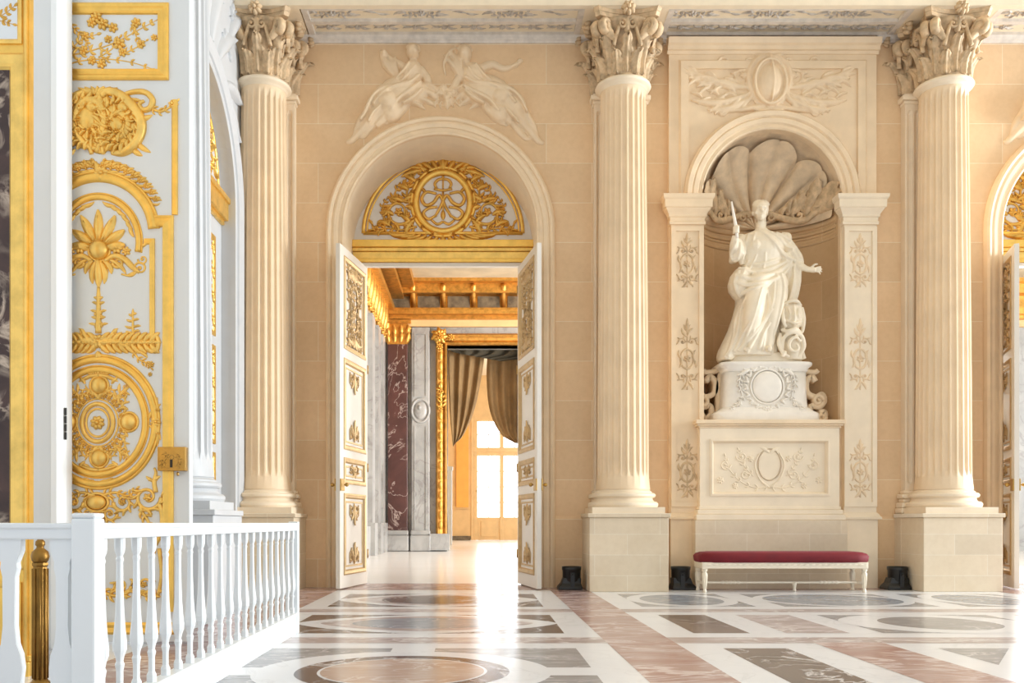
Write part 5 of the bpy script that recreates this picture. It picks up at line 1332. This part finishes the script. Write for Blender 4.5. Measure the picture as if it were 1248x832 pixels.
def frz(mb):
    tube(mb, [(A0, 418), (104, 415), (88, 420), (70, 416), (48, 420)], [7, 5, 5, 4, 3], .7)
    for i in range(9): leaf(mb, (118 - 7.6 * i, 420), (106 - 7.6 * i, 405), 9, 2, 4, 3, 1); leaf(mb, (118 - 7.6 * i, 416), (106 - 7.6 * i, 430), 9, -2, 4, 3, 1); leaf(mb, (116 - 7.6 * i, 418), (104 - 7.6 * i, 417), 8, 0, 5, 3, 1); rose(mb, 112 - 7.6 * i, 417 + (i % 3), 3.6, 5, 4.5)
    for z, L in ((384, 5), (391, 8), (399, 10), (405, 9)): leaf(mb, (78, z), (78 - L, z - 2), 4.6, 1, 2.2, 2); leaf(mb, (78, z), (78 + L, z - 2), 4.6, 1, 2.2, 2)
    tube(mb, [(78, 378), (78, 408)], [1, 1.8], 1); leaf(mb, (78, 386), (78, 376), 4, 0, 2); leaf(mb, (104, 412), (96, 400), 7, 2, 3, 2); rose(mb, 100, 406, 4, 5, 3)
    tube(mb, [(50, 408), (47, 416), (50, 428), (60, 424)], [2.4, 3, 3, 2], 1); sprig(mb, [(78, 428), (70, 438), (62, 442), (56, 448)], 1.6, 8, 5, 2.6, lobes=2); rose(mb, 56, 444, 4.5, 6, 3); rose(mb, 57, 456, 3, 6, 2); leaf(mb, (70, 428), (60, 436), 6, 1, 3, 2)
both(m, A0, frz); rose(m, A0, 416, 9, 8, 6); leaf(m, (A0, 428), (A0, 440), 12, 0, 5, 3)
m.build('frieze_ornament', 'gold', gd)
m = MB(PX(YL), True)                                                # wheel-like trophy inside the lower oval
ring(m, A0 - 1, 515, 19, 23, 3, 1, 36); ring(m, A0 - 1, 515, 14, 17, 1.6, 1, 30); rose(m, A0 - 1, 515, 9, 8, 5); ring(m, A0 - 1, 515, 25, 29, 1.2, 1, 36)
for (x, y) in ((A0 + 1, 470), (A0 + 1, 558), (83, 514), (157, 514)): blob(m, x, y, 10, 10.5, 8, 20, 6); ring(m, x, y, 11, 11.5, 1.8, 1, 24)
def whl(mb):
    for sg in (-1, 1):
        tube(mb, [(A0, 515 + sg * 58), (108, 515 + sg * 56), (98, 515 + sg * 52)], [2.4, 2.4, 1.4], 1); leaf(mb, (110, 515 + sg * 55), (96, 515 + sg * 50), 6, 1, 2.6, 2); leaf(mb, (A0, 515 + sg * 28), (112, 515 + sg * 40), 8, 1, 3, 3)
        for i in range(8):
            b = math.pi + sg * (.1 + i * .2); p = (A0 + 33 * math.cos(b), 515 + 37 * math.sin(b)); leaf(mb, p, (p[0] + 8 * math.cos(b + .8), p[1] + 8 * math.sin(b + .8)), 5, 1, 2.4, 2); leaf(mb, p, (p[0] + 8 * math.cos(b - .8), p[1] + 8 * math.sin(b - .8)), 5, 1, 2.4, 2); blob(mb, p[0], p[1], 2.4, 2.4, 3, 8, 3)
        for i in range(6):
            b = math.pi + sg * (.28 + i * .21); p = (A0 + 29 * math.cos(b), 515 + 33 * math.sin(b)); rose(mb, p[0], p[1], 3.4, 6, 3)
            leaf(mb, p, (p[0] + 9 * math.cos(b), p[1] + 9 * math.sin(b)), 5, 1, 2.4, 2)
        tube(mb, [(100, 515 + sg * 26), (90, 515 + sg * 38), (82, 515 + sg * 34)], [1.6, 1.8, 1], 1); leaf(mb, (92, 515 + sg * 34), (82, 515 + sg * 44), 6, 1, 2.4, 3); leaf(mb, (94, 515 + sg * 36), (94, 515 + sg * 48), 5, 1, 2.4, 3); rose(mb, 88, 515 + sg * 36, 4, 6, 3)
        leaf(mb, (58, 514 + sg * 4), (44, 514 + sg * 22), 8, 2, 3.4, 3); leaf(mb, (50, 514), (48, 514 + sg * 30), 7, 1, 3, 3); rose(mb, 48, 514 + sg * 14, 4, 6, 4)
    rose(mb, 50, 514, 7, 7, 5)
    for sg in (-1, 1):
        scroll(mb, 92, 515 + sg * 26, 7, 0, sg, 1.2, 1.5, 5, 7, 2.6); scroll(mb, 106, 515 + sg * 36, 6, PI, -sg, 1.2, 1.3, 5, 6, 2.4); sprig(mb, [(100, 515 + sg * 30), (90, 515 + sg * 40), (84, 515 + sg * 46)], 1, 6, 4, 2, lobes=2)
        for i in range(5): leaf(mb, (111 + i * 2, 515 + sg * 58), (104 + i * 4, 515 + sg * (66 - abs(i - 3))), 4, 0, 2, 2)
        leaf(mb, (104, 515 + sg * 47), (96, 515 + sg * 56), 6, 1, 2.4, 3)
both(m, A0, whl)
for i in range(5): leaf(m, (A0 - 2, 592), (A0 - 18 + 9 * i, 586 - 2 * abs(i - 2)), 7, 0, 3, 3)
m.build('trophy_ornament', 'gold', gd)
m = MB(PX(YL), True)                                                # scrolling foliage along the foot of the panel
def ft(mb):
    scroll(mb, 60, 606, 17, PI, -1, 1.4, 3, 8, 12, 4); scroll(mb, 90, 612, 12, 0, 1, 1.3, 2.6, 7, 9, 4); scroll(mb, 106, 626, 9, PI, -1, 1.2, 2.2, 6, 8, 3.4)
    tube(mb, [(50, 600), (52, 588), (50, 576), (52, 570)], [3, 3, 2, 1.4], 1); leaf(mb, (54, 590), (44, 580), 7, 2, 3, 3); leaf(mb, (52, 586), (62, 580), 6, 1, 3, 3)
    sprig(mb, [(116, 604), (100, 600), (84, 604), (74, 596)], 2.2, 10, 6, 3.4, lobes=3); sprig(mb, [(70, 620), (60, 634), (56, 650), (52, 668)], 2.4, 11, 6, 3.6, lobes=3)
    tube(mb, [(46, 612), (42, 630), (44, 650), (50, 664)], [3, 3.4, 3, 2], 1)
    sprig(mb, [(118, 720), (98, 726), (78, 718), (58, 728), (46, 722)], 2.6, 12, 9, 4, lobes=3); scroll(mb, 64, 712, 12, 0, 1, 1.3, 2.4, 6, 9, 3.6); scroll(mb, 92, 714, 12, PI, -1, 1.3, 2.4, 6, 9, 3.6); tube(mb, [(46, 668), (43, 700), (48, 728)], [2.6, 2.6, 2], 1)
both(m, A0, ft); blob(m, A0 - 2, 612, 12, 9, 8, 18, 6); ring(m, A0 - 2, 612, 14, 11, 2, 1, 24); rose(m, A0, 632, 9, 8, 5); rose(m, A0, 716, 9, 8, 5)
m.build('foliage_ornament', 'gold', gd)
lk = MB(PX(YL), False)
lk.box(195, 229, 545, 574, 0, 9); lk.build('lock_box', 'brass', gd, .005)
lock = gd.children[-1]
lk = MB(PX(YL), True)
for (a, b) in ((201, 562), (205, 556), (221, 557), (222, 566), (201, 567)): scroll(lk, a, b, 3.2, a, 1, 1.1, .5, 4, 3, .9, 9)
lk.push(lambda p: (p[0], p[1], (p[2] if len(p) > 2 else 0)))
ring(lk, 212, 557.5, 2.6, 2.6, .6, 1, 16, 9); frame_rect(lk, 196, 573, 228, 546, [(-.6, 9), (-.6, 9.6), (.8, 9.6), (.8, 9)])
lk.build('lock_engraving', 'brass', lock)
lk = MB(PX(YL), False); lk.box(210.2, 213.4, 560, 570, 8.9, 9.25); lk.build('keyhole', 'black', lock)
lk = MB(PX(YL), True); ball(lk, (218, 577.5, 4), (1.8, 2.6, 1.8), 8, 6); lk.build('bolt_knob', 'brass', lock)

YJ = 7.2
jb = thing('trim_2', 'tall white painted door jamb with a dark hinge, at the edge of the gilded door', 'door jamb', (X_(56, YJ), YJ, 0), kind='structure')
m = MB(None, False); xa, xb, xc_ = X_(37, YJ), X_(62, YJ), X_(75.5, YJ)
rows = [[(xa, YJ, z), (xb, YJ, z), (xb + .012, YJ - .025, z), (xb + .05, YJ - .01, z), (xc_, YJ + .08, z), (xc_, YJ + .18, z), (xa, YJ + .18, z)] for z in (0, 6.6)]
m.grid(rows, close_v=True, caps=True, smooth=False); m.build('post', 'white_paint', jb)
m = MB(None, True)
for z in (1.67, 1.735, 1.80, 1.865): m.lathe([(.008, 0), (.0095, .006), (.0095, .055), (.008, .061)], 10, (xc_ + .002, YJ + .06, z))
m.build('hinge', 'iron', jb)

YM = 5.9
mp = thing('wall_panelling', 'gilt-framed dark veined marble panel beside the white door jamb', 'panelling', (X_(-10, YM), YM, 0))
m = MB(PX(YM), False); m.box(-80, 36, -40, 824, -10, 0); m.build('backing', 'gold_plain', mp)
m = MB(PX(YM), False); m.box(-70, 24, -30, 53, 0, 1.0); m.build('upper_panel', 'white_paint', mp)
m = MB(PX(YM), True); sprig(m, [(-20, 24), (-4, 22), (8, 16), (18, 8)], .8, 11, 5, 1.6, w0=1); sprig(m, [(-20, 28), (0, 26), (16, 30)], .8, 10, 4, 1.6, w0=1); m.build('gilt_sprig', 'gold_deep', mp)
m = MB(PX(YM), False); frame_rect(m, -72, 690, 28, 70, [(-4, 0), (-4, 3), (-1, 5), (4, 4.4), (9, 3.4), (13, 4), (16, 1), (16, 0)]); frame_rect(m, -76, 52, 25.5, -34, [(-2, 0), (-2, 2.4), (2, 2.4), (4, 1)])
m.sweep([(34, 824), (34, -40)], [(0, 0), (0, 4), (-2, 5), (-4, 3), (-5, 0)]); m.build('gilt_frame', 'gold', mp)
m = MB(PX(YM), False); m.box(-60, 14, 82, 678, 0, 1.2); m.build('marble_slab', 'dark_marble', mp)
m = MB(PX(YM), False); m.box(-84, 38, 806, 826, -10, 6); m.box(-84, 38, 798, 806, -10, 3); frame_rect(m, -72, 790, 24, 712, [(-3, 0), (-3, 3), (3, 2), (4, 0)]); m.build('base_moulding', 'gold_plain', mp, .006)
# ================================================================= THE GREAT SALON BEYOND THE DOORWAY
def slab(name, label, cat, mat, x0, x1, y0, y1, z0, z1, kind='structure'):
    m = MB(None, False); m.box(x0, x1, y0, y1, z0, z1); return tag(m.build(name, mat), label, cat, kind=kind)
YF = 32.0; kf = YF / F
slab('floor_salon', 'pale shining floor of the salon beyond the doorways', 'floor', 'salon_floor', -3.35, 27, 15.1, 54, -.1, .0)
slab('ceiling_salon', 'painted ceiling of the salon beyond the main doorway', 'ceiling', 'painted_ceiling', -3.6, 27, 15.1, 33, 9.46, 9.7)
wf = MB(None, False)
ox0, ox1, oz = X_(545, YF), X_(660, YF), Z_(421, YF)
for a in ((-3.6, ox0, 0, 9.5), (ox0, ox1, oz, 9.5), (ox1, 27, 0, 9.5)): wf.box(a[0], a[1], YF, YF + .8, a[2], a[3])
wfar = tag(wf.build('wall_far', 'grey_marble'), 'grey marble end wall of the salon seen through the main doorway', 'wall', kind='structure')
sw = MB(None, False); sw.box(-3.75, -3.35, 15.1, YF, 0, 9.5)
wsal = tag(sw.build('wall_salon', 'grey_marble'), 'grey marble side wall of the salon, a sliver beyond the open door leaf', 'wall', kind='structure')
sw = MB(None, False)
for y in (27.5, 29.2, 30.6): sw.box(-3.35, -3.2, y, y + .7, 0, 7.4); sw.box(-3.35, -3.12, y - .05, y + .75, 0, 1.0)
sw.box(-3.35, -3.25, 15.2, YF, 0, .9); sw.build('marble_strip', 'grey_marble', wsal)
sw = MB(None, True)
sw.push(lambda p: (-3.3 + (p[2] if len(p) > 2 else 0), p[0], p[1]))
for i in range(14):
    y = 22.4 + .7 * i
    scroll(sw, y, 8.05, .28, 0, 1, 1.3, .07, 6, .3, .14); leaf(sw, (y + .35, 7.5), (y + .3, 8.5), .34, .05, .2, 4, .2); rose(sw, y, 7.6, .16, 6, .14)
sw.pop()
sw.box(-3.35, -2.9, 15.2, YF, 8.4, 8.6); sw.box(-3.35, -2.6, 15.2, YF, 8.9, 9.1); sw.box(-3.35, -2.2, 15.2, YF, 9.2, 9.5)
sw.build('gilt_cornice', 'gold_old', wsal)
# entablature of the end wall
cz = thing('trim_3', 'gilded bracket cornice with dark marble panels round the salon', 'cornice', (3, YF, 8), kind='structure')
m = MB(PX(YF), False)
for y0, y1, w_ in ((334, 338, 46), (338, 344, 40), (344, 350, 30), (378, 382, 14), (382, 387, 22), (387, 391, 12)): m.box(455, 1400, y0, y1, 0, w_)
m.box(455, 1400, 350, 361, 0, 18); m.build('gilt_moulding', 'gold_old', cz)
m = MB(PX(YF), False); m.box(455, 1400, 391, 399, 0, 6); m.build('architrave', 'tan', cz)
m = MB(PX(YF), False); m.box(455, 1400, 360, 379, 0, 3); m.build('frieze', 'gold_old', cz)
for i in range(7):
    u = 468 + 36.3 * i
    m = MB(PX(YF), False); m.box(u + 5, u + 32, 362, 377, 3, 6); m.build('frieze_panel', 'dark_panel', cz, .02)
    m = MB(PX(YF), True); pts = [(350, 19), (354, 21), (360, 17), (368, 9), (377, 5)]
    m.grid([[(u - 2.8, v, 0), (u - 2.8, v, w_), (u + 2.8, v, w_), (u + 2.8, v, 0)] for v, w_ in pts], close_v=True, caps=True); m.build('bracket', 'gold_old', cz)
# marble order
def mpil(u0, u1, mat, label, cap=True, med=False):
    t = thing('marble_pilaster', label, 'pilaster', ((u0 + u1) / 2 * kf - CX * kf, YF, 0))
    m = MB(PX(YF), False); m.box(u0, u1, 420 if cap else 400, 650, .2, 8); m.build('shaft', mat, t, .03)
    m = MB(PX(YF), False); m.box(u0 - 1.5, u1 + 1.5, 652, 671, .2, 14); m.box(u0 - 1, u1 + 1, 646, 652, .2, 11); m.build('base', 'grey_marble', t, .04)
    if cap:
        m = MB(PX(YF), True); m.push(lambda p: (p[0], p[1], (p[2] if len(p) > 2 else 0) + 7)); uc = (u0 + u1) / 2
        m.box(u0 - 3, u1 + 4, 392, 396, -7, 5); m.box(u0, u1, 396, 421, -7, 2)
        for r_ in range(2):
            for q in range(4): leaf(m, (u0 + 2 + q * (u1 - u0 - 4) / 3, 420 - r_ * 8), (u0 + (q - .15) * (u1 - u0) / 2.7, 406 - r_ * 8), 9, 0, 3.4, 3, 3)
        for s in (-1, 1): spiral(m, uc + s * 11, 400, 4.5, 1.3, 0, 1.8, 1, s)
        m.build('capital', 'gold_old', t)
    if med:
        m = MB(PX(YF), True); m.push(lambda p: (p[0], p[1], (p[2] if len(p) > 2 else 0) + 8)); uc = (u0 + u1) / 2
        ring(m, uc, 501, 10.5, 14, 1.6, 1, 30); blob(m, uc, 501, 8, 11, 3, 18, 5); blob(m, uc - 1, 498, 3, 4, 5, 10, 4)
        m.smooth = False; frame_rect(m, u0 + 4, 648, u1 - 4, 520, [(-.8, 0), (-.8, 1), (.8, 1), (.8, 0)]); frame_rect(m, u0 + 4, 484, u1 - 4, 408, [(-.8, 0), (-.8, 1), (.8, 1), (.8, 0)])
        m.build('medallion', 'grey_marble', t)
mpil(473, 497.5, 'red_marble', 'dark red veined marble pilaster with a gilded capital beyond the main doorway')
mpil(502, 524, 'grey_marble', 'pale grey marble pilaster with an oval medallion beside the red marble one', False, True)
m = MB(PX(YF), True); m.box(458, 469, 412, 668, 0, 8); tag(m.build('marble_shaft', 'grey_marble', None, .04), 'narrow grey marble shaft in the salon corner', 'pilaster')
df = thing('salon_door_frame', 'tall gilded frame round the inner doorway hung with curtains', 'door frame', (ox0, YF, 0))
m = MB(PX(YF), True); m.smooth = False
m.sweep([(545, 668), (545, 421), (662, 421), (662, 668)], [(0, -20), (0, 6), (-2, 9), (-5, 6), (-8, 7), (-11, 10), (-13.5, 6), (-14, 0)]); m.build('frame', 'gold_old', df)
m = MB(PX(YF), True); m.push(lambda p: (p[0], p[1], (p[2] if len(p) > 2 else 0) + 9))
for u in (536, 671):
    rose(m, u, 411, 9, 9, 5); rose(m, u, 412, 5, 7, 8)
    for q in range(7): leaf(m, (u, 411), (u + 11 * math.cos(q * .9), 411 + 11 * math.sin(q * .9)), 7, 1, 4, 3)
    rose(m, u, 424, 5, 7, 4); rose(m, u + (14 if u < 600 else -14), 413, 5, 7, 4)
sprig(m, [(537, 500), (538, 486), (536, 474)], 1.6, 9, 5, 3, lobes=2); rose(m, 537, 498, 4, 6, 3)
for i in range(18): leaf(m, (538, 430 + i * 12), (538, 441 + i * 12), 5, .6, 1.5, 0, 0, 1)
m.build('carving', 'gold_deep', df)
m = MB(PX(YF), False); m.box(524, 548, 650, 670, -4, 12); m.build('base', 'grey_marble', df)

# far closet with the window
YV = 50.0
wr_ = MB(None, False)
wx0, wx1 = X_(574, 52), X_(660, 52); wz1 = Z_(506, 52)
for a in ((-4.5, wx0, 0, 9.5), (wx0, wx1, wz1, 9.5), (wx1, 8, 0, 9.5)): wr_.box(a[0], a[1], 52, 52.5, a[2], a[3])
wend = tag(wr_.build('wall_window', 'tan'), 'tan panelled wall round the far window', 'wall', kind='structure')
m = MB(None, False); m.box(X_(556, 51.5), X_(571, 51.5), 51.85, 52, Z_(618, 52), Z_(500, 52)); m.build('silk_panel', 'orange', wend)
m = MB(None, False); m.box(-4.5, X_(573.5, 52), 51.9, 52, 0, .25); m.build('baseboard', 'dark_panel', wend)
m = MB(None, False); m.box(-4.5, X_(573.5, 52), 51.92, 52, Z_(620, 52), Z_(616, 52)); m.build('dado_rail', 'tan', wend)
slab('wall_closet', 'panelled side wall of the far room', 'wall', 'tan', -2.6, -2.2, YF + .8, 52, 0, 9.5)
slab('ceiling_far', 'pale ceiling of the far room', 'ceiling', 'ceiling', -4.5, 8, YF + .8, 52.5, 9.5, 9.7)
m = MB(PX(40), False); m.box(543, 551, 572, 664, -6, 0); m.box(542, 552, 568, 573, -6, 1); tag(m.build('white_pedestal', 'white_paint', None, .03), 'slim white pedestal standing inside the curtained doorway', 'pedestal')
wn = thing('window_1', 'tall bright glazed garden door with glazing bars at the very end of the enfilade', 'window', ((wx0 + wx1) / 2, 52, 0), kind='structure')
m = MB(PX(52), False)
m.box(574, 577, 505, 658, -6, 1); m.box(577, 582, 545, 658, -5, 0); m.box(577, 660, 545, 551, -5, .6); m.box(577, 582, 512, 545, -5, 0); m.box(577, 660, 506, 513, -5, .2)
m.box(609, 614, 513, 658, -5, .1); m.box(577, 660, 551, 555, -5, .3); m.box(640, 645, 513, 658, -5, 0); m.build('frame', 'tan', wn, .02)
m = MB(PX(52), False); m.box(582, 645, 630, 658, -4, -1); m.box(586, 606, 634, 654, -1, -.2); m.build('lower_panel', 'tan', wn, .02)
m = MB(PX(52), False)
for v in (529,): m.box(582, 645, v - .5, v + .5, -3, -2)
for v in (574, 593, 612): m.box(582, 645, v - .5, v + .5, -3, -2)
for u in (595.5, 627): m.box(u - .4, u + .4, 513, 630, -3, -2)
m.build('glazing_bar', 'tan', wn)
m = MB(PX(52), False); m.box(582, 645, 513, 630, -2.7, -2.5); m.build('pane', 'glass', wn)
m = MB(PX(52), True); ball(m, (581, 598, 1.2), (.9, .9, .9), 8, 6); m.build('handle', 'brass', wn)

def curtain(name, label, outer, inner, Y, folds, mat):
    m = MB(PX(Y), True); O, I = cr(outer, 8), cr(inner, 8); rows = []
    n = min(len(O), len(I))
    for i in range(n):
        o_, q_ = O[int(i * (len(O) - 1) / (n - 1))], I[int(i * (len(I) - 1) / (n - 1))]
        rows.append([(o_[0] + (q_[0] - o_[0]) * t, o_[1] + (q_[1] - o_[1]) * t, 3.2 * math.sin(2 * PI * folds * t + .4) * (.4 + .6 * math.sin(PI * min(1, i / n + .2)))) for t in [j / 47 for j in range(48)]])
    m.grid(rows); m.grid([[(p[0], p[1], p[2] - 1) for p in r] for r in rows])
    return tag(m.build(name, mat, recalc=False), label, 'curtain')
curtain('curtain', 'olive brown curtain looped back low against the gilded door frame side', [(546, 418), (546, 450), (548, 500), (551, 534), (552, 544)], [(592, 418), (588, 452), (579, 496), (566, 528), (554, 541)], 33.4, 3.5, 'curtain')
curtain('curtain', 'olive brown curtain looped back on the far side, falling over the bright window', [(662, 418), (660, 460), (656, 500), (646, 530), (640, 540)], [(594, 430), (593, 462), (597, 500), (610, 528), (628, 540)], 33.6, 4.5, 'curtain')
curtain('curtain_valance', 'dark gathered valance across the top of the curtained doorway', [(546, 404), (546, 414), (548, 426), (556, 430)], [(662, 404), (662, 420), (650, 434), (612, 440)], 32.95, 6, 'curtain_lining')

# ================================================================= DAYLIGHT AND ADDED FILL
W = bpy.data.worlds.new('daylight'); scene.world = W; W.use_nodes = True
bg = W.node_tree.nodes['Background']; wt = W.node_tree
tc, sx_, rp = wt.nodes.new('ShaderNodeTexCoord'), wt.nodes.new('ShaderNodeSeparateXYZ'), wt.nodes.new('ShaderNodeMapRange')
wt.links.new(tc.outputs['Generated'], sx_.inputs[0]); wt.links.new(sx_.outputs[1], rp.inputs['Value'])      # the sky is brighter on the garden side
for k, v in (('From Min', .3), ('From Max', .95), ('To Min', WORLD), ('To Max', 4.5)): rp.inputs[k].default_value = v
bg.inputs[0].default_value = (.90, .955, 1.0, 1); wt.links.new(rp.outputs[0], bg.inputs[1])
def area(name, loc, target, sx, sy, power, col=(1, 1, 1)):
    L = bpy.data.lights.new(name, 'AREA'); L.shape = 'RECTANGLE'; L.size, L.size_y, L.energy, L.color = sx, sy, power, col
    o = bpy.data.objects.new(name, L); COL.objects.link(o); o.location = loc
    o.rotation_euler = (Vector(target) - Vector(loc)).to_track_quat('-Z', 'Y').to_euler(); return o
area('window_daylight_hall', (26, 11.0, 5.0), (0.0, 14.0, 3.0), 7, 9, P_HALL, (.92, .965, 1.0))
area('fill_light_salon', (11, 22.5, 5.0), (-1, 23, .4), 11, 7, P_SALON, (1.0, .98, .96))  # added lamp inside the salon to brighten its floor, no window there
area('fill_light_closet', (6.5, 43, 4.5), (-2, 46, 2.5), 6, 6, P_CLOSET, (1.0, .98, .95))  # unseen lamp added at the side to brighten the far room

cam = bpy.data.cameras.new('camera'); co_ = bpy.data.objects.new('camera', cam); COL.objects.link(co_)
cam.sensor_width = 36; cam.lens = F / 1248 * 36
co_.location = (0, 0, H); co_.rotation_euler = (PI / 2, 0, 0)
cam.shift_x = (624 - CX) / 1248; cam.shift_y = (CY - 416) / 1248
cam.clip_end = 300; scene.camera = co_
vs = scene.view_settings; vs.view_transform = 'Standard'; vs.look = 'None'; vs.gamma = 1; vs.use_curve_mapping = False; vs.exposure = EXPO
scene.cycles.max_bounces = 10; scene.cycles.diffuse_bounces = 6; scene.cycles.glossy_bounces = 4; scene.cycles.sample_clamp_indirect = 8
